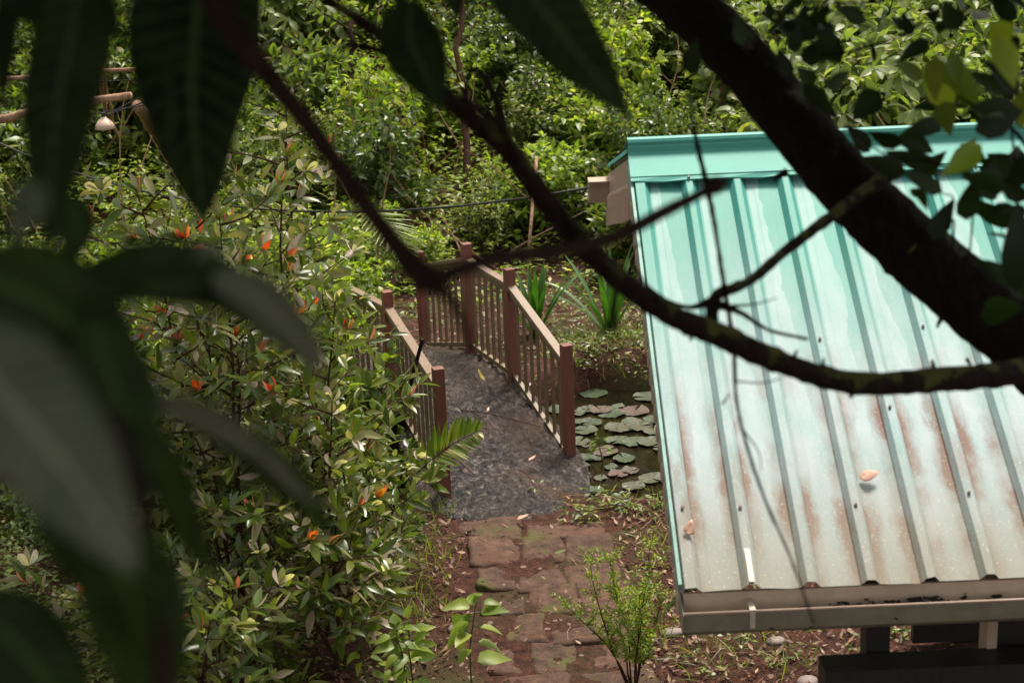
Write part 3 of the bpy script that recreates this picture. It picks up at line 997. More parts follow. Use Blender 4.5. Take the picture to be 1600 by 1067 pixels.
    gp = [(4.722, 1.925), (4.722, 1.835), (4.70, 1.815), (4.625, 1.815), (4.605, 1.835), (4.598, 1.90), (4.606, 1.903), (4.609, 1.837), (4.628, 1.820), (4.70, 1.820), (4.717, 1.837), (4.717, 1.925)]
    n = len(gp); xa, xb = x0 - .004, x1
    g.add([(xa, y, z) for y, z in gp] + [(xb, y, z) for y, z in gp], [(i, (i + 1) % n, n + (i + 1) % n, n + i) for i in range(n)])
    # end cap
    g.add([(xa - .002, y, z) for y, z in gp[:6]] + [(xa + .002, y, z) for y, z in gp[:6]], [(0, 1, 2, 3, 4, 5), (11, 10, 9, 8, 7, 6)] + [(i, (i + 1) % 6, 6 + (i + 1) % 6, 6 + i) for i in range(6)])
    go = g.build('gutter', M['gutter'], sh); go.location = -L0 + Vector((0, .0, .016))
    lip = MB(); lip.tube([(xa, 4.602, 1.905), (xb, 4.602, 1.905)], .0055, 8)
    lo = lip.build('gutter_lip', M['cream'], go, smooth=True)
    for bx in (x0 + .225, x0 + 1.4, x0 + 2.5):
        b = MB()
        b.box((bx, 4.5995, 1.876), (.018, .006, .062)); b.box((bx, 4.66, 1.912), (.02, .13, .004))
        b.build('gutter_bracket', M['strap'], go)
    st = MB(); st.box((.2 + .03, .075, .034), (.018, .13, .003)); slope_obj(st, 'roof_strap', M['strap'], E, ang)
    # debris lying in the gutter
    rng = random.Random(9)
    db = MB()
    for i in range(420):
        x = x0 + .25 + abs(rng.gauss(0, 1)) * .55 if i % 3 else rng.uniform(x0 + .2, x1 - .05)
        if x > x1: continue
        c = Vector((x, rng.uniform(4.618, 4.71), 1.83 + rng.random() * .07 * math.exp(-((x - x0 - .8) / .55) ** 2)))
        Mx = Matrix.Rotation(rng.random() * 6, 3, 'Z') @ Matrix.Rotation(rng.uniform(-.6, .6), 3, 'X')
        db.box(c, (rng.uniform(.012, .05), rng.uniform(.006, .02), .004), Mx)
    do = db.build('gutter_debris', M['debris'], go); do['kind'] = 'stuff'
    # screws
    for (x, y) in ((.23, .31), (.63, .30), (1.03, .33), (1.43, .31), (.23, 1.12), (.63, 1.06), (1.03, 1.1), (.03, .32), (.03, 1.25), (1.83, .32), (.83, .72)):
        b = MB(); c = Vector((x, y, .031)); b.tube([c, c + Vector((0, 0, .006))], .006, 8); slope_obj(b, 'screw', M['screw'], E, ang)
    for x in (.23, .83, 1.43, 2.03):
        b = MB(); c = Vector((x, SL - capW + .006, .036)); b.tube([c, c + Vector((0, 0, .006))], .006, 8); slope_obj(b, 'screw', M['screw'], E, ang)
    # supports below
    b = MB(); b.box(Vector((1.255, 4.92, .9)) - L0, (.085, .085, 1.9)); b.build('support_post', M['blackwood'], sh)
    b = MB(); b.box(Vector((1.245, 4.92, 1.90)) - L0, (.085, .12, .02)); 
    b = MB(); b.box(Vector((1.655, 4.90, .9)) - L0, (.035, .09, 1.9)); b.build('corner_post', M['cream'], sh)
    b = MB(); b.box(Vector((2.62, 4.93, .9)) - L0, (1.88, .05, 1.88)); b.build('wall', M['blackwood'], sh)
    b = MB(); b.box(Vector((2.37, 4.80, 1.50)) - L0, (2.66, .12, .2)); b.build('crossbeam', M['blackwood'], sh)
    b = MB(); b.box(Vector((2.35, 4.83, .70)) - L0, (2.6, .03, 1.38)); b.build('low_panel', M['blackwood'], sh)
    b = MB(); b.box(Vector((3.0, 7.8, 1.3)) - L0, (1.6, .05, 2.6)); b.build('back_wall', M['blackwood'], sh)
    return E, ang, SL


E0, RANG, RSL = build_shed()


def roof_pt(x, y, z=0.0):
    return Vector((x, E0.y + y * math.cos(RANG) - z * math.sin(RANG), E0.z + y * math.sin(RANG) + z * math.cos(RANG)))


def fallen_leaf(P, L, W, rz, mat, label, tiltx=0.0, shape='ovate', curl=-.3, fold=.3):
    d = Vector((math.cos(rz), math.sin(rz), 0)); n = Vector((0, -tiltx, 1))
    d = (d - n * d.dot(n) / n.dot(n)).normalized()
    me = leaves_mesh('fallen_leaf', [((0, 0, .004), d, n, L, W)], M[mat], shape, curl=curl, fold=fold, seed=int(rz * 100) + 3)
    o = link('fallen_leaf', me); o.location = P
    m = o.modifiers.new('s', 'SOLIDIFY'); m.thickness = .0015
    return tag(o, label, 'leaf')


def pink_mat():
    return leaf_mat('leaf_dry_pink', [(0, (.6, .36, .26)), (1, (.66, .42, .32))], (.6, .38, .28), .55, .15)


M['lf_dry'] = pink_mat()
tl = math.tan(RANG)
fallen_leaf(roof_pt(x0 := 1.205, .42, .012), .07, .045, .15, 'lf_dry', 'dry pinkish leaf lying between two ribs in the middle of the green roof', tl)
fallen_leaf(roof_pt(.572, .20, .035), .055, .04, 1.2, 'lf_dry', 'dry peach leaf lying near the lower left corner of the green roof', tl)

# ================================================================== LILY PADS
def pad_mesh(seed):
    rng = random.Random(seed); mb = MB()
    n = 28; vs = [(0, 0, .002)]
    for i in range(n + 1):
        a = .14 + (6.28 - .28) * i / n
        r = 1 + .02 * math.sin(a * 3 + seed) + rng.uniform(-.01, .01)
        vs.append((.6 * r * math.cos(a), .6 * r * math.sin(a), .01 + .012 * math.sin(a * 7 + seed)))
    for i in range(n + 1):
        a = .14 + (6.28 - .28) * i / n
        r = 1 + .02 * math.sin(a * 3 + seed) + rng.uniform(-.01, .01)
        vs.append((r * math.cos(a), r * math.sin(a), .03 * max(0, math.sin(a * 3 + seed * 2)) + rng.uniform(0, .02)))
    fs = [(0, i + 1, i + 2) for i in range(n)] + [(1 + i, n + 2 + i, n + 3 + i, 2 + i) for i in range(n)]
    mb.add(vs, fs)
    return mb.mesh('lily_pad', M['pad'], True)


PADS = [pad_mesh(s) for s in range(5)]


def onplane(px, py, z):
    d = CM @ Vector(((px - 800) / FPX, -(py - 533.5) / FPX, -1))
    return Vector((0, 0, CAMZ)) + d * ((z - CAMZ) / d.z)


pad_list = [(927, 614, 26), (954, 645, 27), (919, 637, 11), (905, 645, 14), (915, 672, 22), (965, 668, 24), (992, 642, 26), (1012, 620, 26), (965, 688, 21), (993, 690, 24),
            (945, 705, 24), (975, 716, 20), (932, 716, 13), (908, 728, 16), (966, 740, 18), (912, 744, 14), (998, 665, 25), (1015, 690, 22), (940, 590, 24), (1003, 600, 22), (905, 690, 20),
            (985, 735, 16), (925, 660, 18), (1020, 655, 18), (938, 747, 12), (900, 600, 14), (975, 590, 20), (1040, 700, 22), (1045, 640, 24), (1050, 670, 20),
            (870, 640, 20), (850, 610, 18), (640, 700, 16), (625, 740, 15), (1070, 610, 22), (1070, 720, 18), (600, 700, 16), (955, 730, 13)]
rp = random.Random(12)
while len(pad_list) < 54:
    qx, qy = rp.uniform(.4, 1.6), rp.uniform(10.55, 12.7)
    a_, b_, _ = proj((qx, qy, WATER))
    if gz(qx, qy) < -.3 and a_ > 880: pad_list.append((a_, b_, rp.uniform(11, 24)))
for i, (px, py, r) in enumerate(pad_list):
    P = onplane(px, py, WATER + .004 + .0022 * (i % 6))
    o = link('lily_pad', PADS[i % 5]); o.location = P
    dist = (P - Vector((0, 0, CAMZ))).length
    s = r * .88 / FPX * dist
    o.scale = (s, s, .35); o.rotation_euler = (0, 0, RNG.random() * 6.28)
    lab = 'flat round lily pad floating among the others on the dark pond right of the footbridge'
    if i == 0: lab = 'pale oval lily pad floating apart near the far bank, beside the end post'
    elif i == 1: lab = 'large pale lily pad with a notch, just in front of the farthest clear pad'
    elif i == 2: lab = 'smallest lily pad, lying between the two large pale pads'
    elif i == 14: lab = 'lily pad nearest to the muddy near bank of the pond'
    elif i in (32, 33, 36): lab = 'lily pad on the dark water left of the footbridge'
    elif i in (30, 31): lab = 'lily pad seen through the right railing of the footbridge'
    tag(o, lab, 'lily pad', 'lily pads on the pond')

# ================================================================== VEGETATION PROTOTYPES
PR = {}
def P_(key, *a, **k): PR[key] = shrub_proto(*a, **k)


for v in range(3):
    P_(('broad', v), 100 + v, 1.45, .85, 8, 11, .175, .085, .064, 'ovate', droop=.1, mat='lf_mid', low=.05, wob=.2)
    P_(('bright', v), 110 + v, 1.15, .75, 9, 10, .115, .055, .046, 'ovate', droop=0, mat='lf_bright', low=.04, wob=.2)
    P_(('small', v), 120 + v, 1.3, .8, 10, 12, .085, .045, .04, 'ovate', cheap=True, mat='lf_mid', low=.04, wob=.2)
for v in range(2):
    P_(('grey', v), 130 + v, 1.8, .95, 7, 9, .23, .11, .09, 'obov', droop=.25, mat='lf_grey', curl=.4, low=.1)
    P_(('vine', v), 140 + v, 1.2, .85, 9, 10, .10, .082, .055, 'heart', droop=.3, mat='lf_bright', low=.04, wob=.22)
    P_(('gloss', v), 150 + v, 1.5, .75, 6, 10, .12, .042, .040, 'lance', droop=0, mat='lf_gloss', low=.08, flat=.6)
    P_(('darks', v), 160 + v, 1.4, .75, 8, 10, .10, .052, .042, 'ovate', mat='lf_dark', low=.04, wob=.2)
    P_(('herb', v), 170 + v, .42, .22, 5, 4, .07, .032, .032, 'ovate', mat='lf_bright', low=.1, stem_r=.004, smat='stem_green')

KIND = {
    'broad': ('shrub', 'broad leaved green shrub', 'shrub'),
    'bright': ('bush', 'bright yellow green bush', 'bush'),
    'small': ('bush', 'small leaved green bush', 'bush'),
    'grey': ('shrub', 'large leaved grey green shrub', 'shrub'),
    'vine': ('climbing_bush', 'heart leaved vine bush', 'bush'),
    'gloss': ('shrub', 'glossy narrow leaved shrub', 'shrub'),
    'darks': ('bush', 'dark green dense bush', 'bush'),
    'herb': ('herb', 'low leafy green herb', 'plant'),
}


def region(px, py):
    """place of a plant in the photo told by landmarks"""
    v = 'along the top edge' if py < 60 else 'high on the slope' if py < 150 else 'halfway up the slope' if py < 240 else 'low on the slope' if py < 340 else 'at the slope foot' if py < 430 else 'on flat ground'
    steps = [(60, 'at the far left'), (160, 'left of the hanging lamp'), (260, 'right of the hanging lamp'), (370, 'left of the red tipped tree'), (480, 'behind the red tipped tree'),
             (600, 'left of the far bridge posts'), (690, 'behind the far left post'), (780, 'behind the far right post'), (880, 'behind the strap leaved clump'), (990, 'beside the roof ridge end'),
             (1100, 'behind the roof ridge start'), (1250, 'behind the thick limb'), (1400, 'behind the ridge middle'), (1520, 'behind the ficus like leaves')]
    h = 'at the far right'
    for x, t in steps:
        if px < x: h = t; break
    return v + ' ' + h


placed = {}


def put(kind, v, x, y, s, label=None, cat=None, group=None, rz=None, zoff=0):
    st, fo, _ = PR[(kind, v % (3 if (kind, 2) in PR else 2))]
    z = gz(x, y) + zoff
    px, py, _ = proj((x, y, z + .6 * s))
    nm, kd, ct = KIND[kind]
    t = empty(nm, (x, y, z), RNG.random() * 6.28 if rz is None else rz)
    t.scale = (s, s, s * RNG.uniform(.85, 1.15))
    link('stem', st, t); link('foliage', fo, t)
    if label is None:
        label = kd + ' ' + region(px, py)
        placed.setdefault(label, []).append(t)
        group = ct + ('s' if ct == 'shrub' else 'es') + ' on the slope: ' + kd if group is None else group
    tag(t, label, cat or ct, group)
    return t


# hillside bushes
r = random.Random(5)
rows = [(15.6, 1.0), (16.5, 1.05), (17.4, 1.1), (18.4, 1.15), (19.4, 1.2), (20.5, 1.3), (21.7, 1.4), (23.0, 1.5), (24.6, 1.7), (26.5, 2.0), (29, 2.4)]
for (yy, sc) in rows:
    half = .36 * yy + .8
    x = -half
    while x < half:
        X = x + r.uniform(-.3, .3); Y = yy + r.uniform(-.45, .45)
        x += .82 * sc + r.uniform(-.1, .2)
        if 17 < Y < 18.5 and -1.3 < X < -.2: continue
        if Y > 19 and abs(X + 1.7) < .55 and Y < 21.5: continue      # bare red bank
        if Y < 17.2 and -1.2 < X < 1.9: continue       # open soil behind the bridge
        if X < -3.6 and 16.0 < Y < 19.5 and X > -5.4: continue
        if X > 3: kd = r.choice(['grey', 'grey', 'grey', 'broad', 'vine'])
        elif X > .8: kd = r.choice(['vine', 'broad', 'bright', 'small', 'small', 'darks'])
        elif X > -1.5: kd = r.choice(['small', 'bright', 'broad', 'darks', 'small', 'vine'])
        elif X > -3: kd = r.choice(['vine', 'grey', 'broad', 'bright', 'small'])
        else: kd = r.choice(['small', 'small', 'darks', 'broad', 'bright'])
        put(kd, r.randint(0, 2), X, Y, sc * r.uniform(.85, 1.2) * (.62 if Y < 17 else .85))
# bright bushes on the left middle ground
for i in range(46):
    for _ in range(30):
        Y = r.uniform(11.6, 15.6); X = r.uniform(-.36 * Y - .4, -2.0)
        if X > -2.6 and Y < 13.9: continue
        break
    kd = r.choice(['bright', 'bright', 'broad', 'vine', 'small'])
    put(kd, r.randint(0, 2), X, Y, r.uniform(.55, .85))
# shrubs left of the bridge, nearer
for (X, Y, s, kd) in [(-1.75, 11.4, .75, 'broad'), (-2.3, 11.0, .8, 'darks'), (-2.9, 10.6, .8, 'broad'), (-3.3, 10.0, .75, 'darks'), (-1.35, 10.5, .72, 'vine'), (-1.5, 11.1, .95, 'broad'), (-1.7, 12.0, .9, 'bright'), (-1.95, 10.9, .9, 'bright'), (-2.4, 9.9, .7, 'broad'),
                      (-1.5, 9.9, .5, 'small'), (-2.2, 12.3, .8, 'vine'), (-3.5, 11.3, .8, 'bright'), (-2.0, 13.4, .8, 'bright'), (-1.75, 14.6, .8, 'vine'), (-1.35, 10.35, .5, 'broad'), (-2.9, 9.3, .5, 'darks')]:
    put(kd, r.randint(0, 2), X, Y, s, group='bushes left of the footbridge')
for (X, Y, s, kd) in [(2.3, 14.2, .6, 'broad'), (1.7, 14.9, .6, 'darks'), (1.3, 15.9, .7, 'broad'), (2.4, 15.6, .7, 'small'), (1.45, 13.9, .4, 'small'), (.9, 17.0, .6, 'broad'), (-.9, 16.0, .55, 'bright'), (-1.5, 15.6, .6, 'small'), (-.3, 16.9, .6, 'small')]:
    put(kd, r.randint(0, 2), X, Y, s, group='bushes behind the pond')

# tall trees above the slope: only their trunks and lowest boughs come into view
def tall_proto(seed):
    rng = random.Random(seed); mb = MB(); lv = []
    H = 10.0
    pts = wander(rng, Vector((0, 0, -.3)), Vector((rng.uniform(-.1, .1), rng.uniform(-.1, .1), 1)), H, 12, .05, .03)
    mb.tube(pts, [.17 * (1 - .06 * i) for i in range(13)], 10, rng=rng, rough=.06)
    for j in range(40):
        k = rng.randint(3, 12); a = rng.random() * 6.28
        bp = wander(rng, pts[k], Vector((math.cos(a), math.sin(a), .3)), rng.uniform(1.3, 2.6), 6, .14, .03)
        mb.tube(bp, [.05 * (1 - .14 * q) for q in range(7)], 5)
        twig_leaves(rng, bp, .3, .15, .1, lv, .2)
        for q in range(4):
            a2 = rng.random() * 6.28; b2 = wander(rng, bp[rng.randint(2, 6)], Vector((math.cos(a2), math.sin(a2), .1)), 1.0, 4, .15)
            twig_leaves(rng, b2, .3, .15, .1, lv, 0)
    return mb.mesh('trunk', M['bark_brown'], True), leaves_mesh('foliage', lv, M['lf_mid'], 'ovate', seed=seed, cheap=True)


TP = [tall_proto(301), tall_proto(302)]
for i in range(15):
    X = -13.5 + i * 1.95 + r.uniform(-.5, .5); Y = r.uniform(35, 41)
    t = empty('forest_tree', (X, Y, gz(X, Y)), r.random() * 6); sc_ = r.uniform(.9, 1.25); t.scale = (sc_,) * 3
    a, b = TP[i % 2]; link('trunk', a, t); link('foliage', b, t)
    tag(t, 'tall forest tree standing behind the bushes at the top of the slope', 'tree', 'forest trees above the slope')

for lb, os_ in placed.items():
    os_.sort(key=lambda o: o.location.y)
    if len(os_) == 2: words = ['nearer', 'farther']
    elif len(os_) == 3: words = ['nearest', 'middle', 'farthest']
    elif len(os_) == 4: words = ['nearest', 'second nearest', 'second farthest', 'farthest']
    elif len(os_) == 5: words = ['nearest', 'second nearest', 'middle', 'second farthest', 'farthest']
    else: continue
    for w_, o_ in zip(words, os_): o_['label'] = w_ + ' ' + lb

# ------------------------------------------------------------------ tall red-tipped shrub (left centre) and its lower neighbours
def red_shrub(name, seed, loc, H, R, nstem, nside, label, rz=0.0, open_=.25, nred=16, L=.15, W=.045, flower=0, scale=1.0):
    st, fo, tips = shrub_proto(seed, H, R, nstem, nside, L, W, .068, 'lance', droop=-.05, wob=.12, base_open=open_, flat=.65, curl=.18, stem_r=.017, mat='lf_gloss', ros=5, low=.22)
    t = plant(name, st, fo, loc, rz, scale, label, 'shrub')
    rng = random.Random(seed)
    tips.sort(key=lambda q: -q[0].z + rng.uniform(-.5, .5) * H)
    lv = []
    for p, d in tips[:nred]:
        for j in range(rng.randint(1, 3)):
            a = j * 2.2 + rng.random()
            dd = (d + Vector((math.cos(a), math.sin(a), .9)) * .75).normalized()
            lv.append((p, dd, Vector((math.cos(a), math.sin(a), .3)), L * rng.uniform(.45, .75), W * rng.uniform(.6, .9)))
    link('young_leaves', leaves_mesh('young_leaves', lv, M['lf_red'], 'lance', seed=seed, curl=.15), t)['label'] = 'orange red young leaves at the shoot tips'
    lv = []
    for p, d in tips[nred:nred + flower + 8]:
        for j in range(3):
            a = j * 2.1 + rng.random()
            lv.append((p, (d * .5 + Vector((math.cos(a), math.sin(a), .6))).normalized(), Vector((math.cos(a), math.sin(a), .8)), L * .6, W * 1.0))
    link('pale_leaves', leaves_mesh('pale_leaves', lv, M['lf_white'], 'obov', seed=seed + 1, curl=.2), t)['label'] = 'pale pinkish white leaves at some shoot tips'
    return t


red_shrub('red_tipped_tree', 201, (-1.62, 7.95, gz(-1.62, 7.95)), 3.2, .95, 4, 19, 'tall slender shrub with glossy narrow leaves and orange red tips, left of the bridge', nred=34, open_=.22)
red_shrub('red_tipped_tree', 207, (-1.2, 8.2, gz(-1.2, 8.2)), 2.2, .8, 3, 13, 'shorter glossy shrub with red tips leaning toward the near left bridge post', open_=.35, nred=10, flower=4)
red_shrub('red_tipped_tree', 203, (-1.95, 8.9, gz(-1.95, 8.9)), 2.5, .85, 3, 14, 'glossy red tipped shrub standing behind the tall slender one', open_=.3, nred=9)
red_shrub('red_tipped_tree', 208, (-1.5, 9.75, gz(-1.5, 9.75)), 2.95, .8, 3, 15, 'pinkish green glossy shrub rising between the tall slender one and the left railing', open_=.2, nred=9)
red_shrub('flowering_shrub', 204, (-1.05, 7.75, gz(-1.05, 7.75)), 1.25, .62, 4, 11, 'low glossy shrub with white and red shoots beside the path at the bottom', open_=.5, nred=6, flower=5)
red_shrub('flowering_shrub', 205, (-.95, 8.75, gz(-.95, 8.75)), 1.15, .5, 3, 10, 'glossy shrub with pale shoots just left of the near left bridge post', open_=.3, nred=3, flower=2, L=.105)
red_shrub('flowering_shrub', 206, (-1.75, 7.1, gz(-1.75, 7.1)), 1.1, .6, 4, 10, 'low glossy shrub with orange shoots at the bottom left corner', open_=.5, nred=8, flower=3)


# ------------------------------------------------------------------ small plants near the path
def broad_herb(name, loc, H, nleaf, L, W, seed, label, cat='plant', mat='lf_bright', shape='ovate', droop=.2):
    rng = random.Random(seed); mb = MB(); lv = []
    for s in range(max(1, nleaf // 14)):
        pts = wander(rng, Vector((rng.uniform(-.03, .03), rng.uniform(-.03, .03), -.03)), Vector((rng.uniform(-.3, .3), rng.uniform(-.3, .3), 1)), H * rng.uniform(.75, 1), 7, .07, .05)
        mb.tube(pts, [.007 * (1 - .6 * k / 7) for k in range(8)], 5)
        for j in range(min(nleaf, 14)):
            f = .45 + .55 * (j / 14) ** .7; k = min(6, int(f * 7)); p = pts[k].lerp(pts[k + 1], f * 7 - k)
            a = j * 1.571 * 1.3 + rng.random() * .4
            d = Vector((math.cos(a), math.sin(a), .45 - droop * 2 + .9 * (f - .6) + rng.uniform(-.5, .35)))
            sc = (.65 + .5 * rng.random()) * (1.1 - .35 * f)
            q = p + d.normalized() * .04
            mb.tube([p, q], .0025, 4)
            lv.append((q, d, Vector((0, -.35, 1)) + d * .35 + rv(rng, .35), L * sc, W * sc))
    return plant(name, mb.mesh('stem', M['stem_green'], True), leaves_mesh('foliage', lv, M[mat], shape, seed=seed, curl=.35), loc, 0, 1, label, cat)


def at(px, py, z=0.0):
    P = onplane(px, py, z); P.z = gz(P.x, P.y)
    return P


broad_herb('sapling', at(750, 1110), .86, 14, .18, .1, 31, 'single stemmed sapling with fresh green oval leaves on the left of the path')
broad_herb('sapling', at(655, 1120), .68, 28, .14, .08, 32, 'leafy green plant with broad oval leaves at the bottom, left of the sapling')
broad_herb('sapling', at(585, 1095), .58, 28, .12, .06, 33, 'broad leaved green plant below the glossy shrub at the bottom')
broad_herb('sapling', at(615, 868), .45, 14, .16, .09, 34, 'broad leaved plant at the foot of the near left bridge post', mat='lf_mid')
broad_herb('sapling', at(560, 930), .35, 28, .13, .06, 35, 'low green plant with long leaves left of the paving')
broad_herb('sapling', at(150, 1060), .35, 28, .085, .055, 36, 'sunlit pale green plant with round leaves in the bottom left corner', mat='lf_grey')
broad_herb('sapling', at(430, 1075), .4, 28, .13, .05, 37, 'green plant with long leaves under the flowering shrub', mat='lf_bright')
broad_herb('sapling', at(345, 960), .5, 28, .13, .08, 38, 'shaded broad leaved plant under the tall slender shrub', mat='lf_mid')


def feathery(loc, H, seed, label):
    rng = random.Random(seed); mb = MB(); lv = []
    for s in range(10):
        an = s * 2.4
        pts = wander(rng, Vector((0, 0, -.03)), Vector((math.cos(an) * .3, math.sin(an) * .3, 1)), H * rng.uniform(.6, 1), 8, .08, .06)
        mb.tube(pts, [.006 * (1 - .7 * k / 8) for k in range(9)], 4)
        for k in range(3, 9):
            for j in range(4):
                a = rng.random() * 6.28
                bp = wander(rng, pts[k], Vector((math.cos(a), math.sin(a), .9)), rng.uniform(.05, .12), 3, .12, .1)
                mb.tube(bp, .0015, 3)
                twig_leaves(rng, bp, .026, .012, .0065, lv, 0.0, rosette=5, flat=.5)
    return plant('feathery_bush', mb.mesh('stem', M['stem'], True), leaves_mesh('foliage', lv, M['lf_bright'], 'obov', seed=seed, cheap=True), loc, 0, 1, label, 'bush')


feathery(at(990, 1080), .88, 51, 'upright bush of tiny bright green leaves between the path and the gutter end')


def strap_lily(loc, H, n, seed, label, rz=0.0):
    rng = random.Random(seed); mb = MB()
    for i in range(n):
        a = i * 2.4 + rng.random() * .5; tilt = rng.uniform(.1, .75)
        ln = H * rng.uniform(.75, 1.1); w = .028
        d = Vector((math.cos(a) * tilt, math.sin(a) * tilt, 1)).normalized()
        side = Vector((-math.sin(a), math.cos(a), 0))
        p = Vector((math.cos(a) * .02, math.sin(a) * .02, -.03)); vs = []
        K = 12
        for k in range(K + 1):
            t = k / K
            ww = w * (.7 + .5 * t) * (1 - max(0, (t - .6) / .4) ** 1.6) + .001
            nrm = side.cross(d).normalized()
            vs += [p - side * ww + nrm * -.3 * ww, p, p + side * ww + nrm * -.3 * ww]
            d = (d + Vector((math.cos(a) * .045 * tilt, math.sin(a) * .045 * tilt, -.15 * tilt * t * 1.1))).normalized()
            p = p + d * ln / K
        mb.add(vs, [(k * 3 + j, k * 3 + j + 1, k * 3 + j + 4, k * 3 + j + 3) for k in range(K) for j in range(2)])
    t = empty('strap_lily', loc, rz); tag(t, label, 'plant')
    mb.build('foliage', M['lf_strap'], t, smooth=True)
    return t


strap_lily(at(838, 528), .78, 20, 61, 'clump of long arching strap leaves behind the middle right bridge post')
strap_lily(at(952, 530), .85, 22, 62, 'clump of upright strap leaves between the bridge and the roof edge')


def frond(A, B, sag, nleaf, L, W, name, label, cat, mat='lf_strap', seed=1, up=Vector((0, 0, 1)), parent=None):
    rng = random.Random(seed); A, B = Vector(A), Vector(B); mid = (A + B) / 2 + Vector((0, 0, sag))
    pts = [A * (1 - t) ** 2 + mid * 2 * t * (1 - t) + B * t * t for t in [i / 14 for i in range(15)]]
    t = empty(name, A); tag(t, label, cat)
    mb = MB(); mb.tube([p - A for p in pts], [.006 * (1 - .8 * i / 14) for i in range(15)], 5); mb.build('stem', M['stem_green'], t, smooth=True)
    lv = []
    for i in range(nleaf):
        f = .12 + .88 * i / nleaf; k = min(13, int(f * 14)); p = pts[k].lerp(pts[k + 1], f * 14 - k) - A
        ax = (pts[k + 1] - pts[k]).normalized(); sd = ax.cross(up).normalized()
        for s in (-1, 1):
            ln = L * math.sin(math.pi * min(1, .18 + f * .78)) ** .7
            d = (sd * s * .85 + ax * .8 + Vector((0, 0, .12)) + rv(rng, .04)).normalized()
            lv.append((p, d, up + sd * s * -.35, ln, W))
    o = link('leaflets', leaves_mesh('leaflets', lv, M[mat], 'lance', seed=seed, curl=.12), t)
    return t


frond(un(632, 760, 10.0), un(752, 672, 9.5), .10, 24, .21, .024, 'palm_frond', 'green feather shaped palm frond reaching across the near left bridge post', 'palm', seed=5, mat='lf_mid', up=Vector((.1, -.75, .6)))
frond(un(560, 330, 14.5), un(640, 400, 14.0), .2, 24, .35, .02, 'palm_frond', 'yellow green fine palm frond among the bushes left of the far bridge posts', 'palm', seed=6, mat='lf_bright')
frond(un(1095, 920, 6.7), un(1040, 960, 6.9), .08, 18, .08, .014, 'fern_frond', 'pale curled fern frond beside the gutter end', 'fern', seed=7, mat='lf_bright')

# plants on the soil behind the bridge
broad_herb('rosette_plant', at(795, 400), .7, 28, .22, .10, 41, 'pale green plant with large drooping leaves straight behind the far right bridge post', mat='lf_grey')
broad_herb('rosette_plant', at(960, 350), .6, 28, .2, .09, 42, 'large leaved plant beside the roof just above the pond bank', mat='lf_bright')
broad_herb('rosette_plant', at(560, 440), .9, 42, .17, .09, 43, 'leafy plant left of the far bridge post with deep green leaves', mat='lf_mid')
broad_herb('pond_plant', onplane(945, 720, WATER), .3, 14, .09, .045, 45, 'small leafy water plant rising between the lily pads', mat='lf_mid')

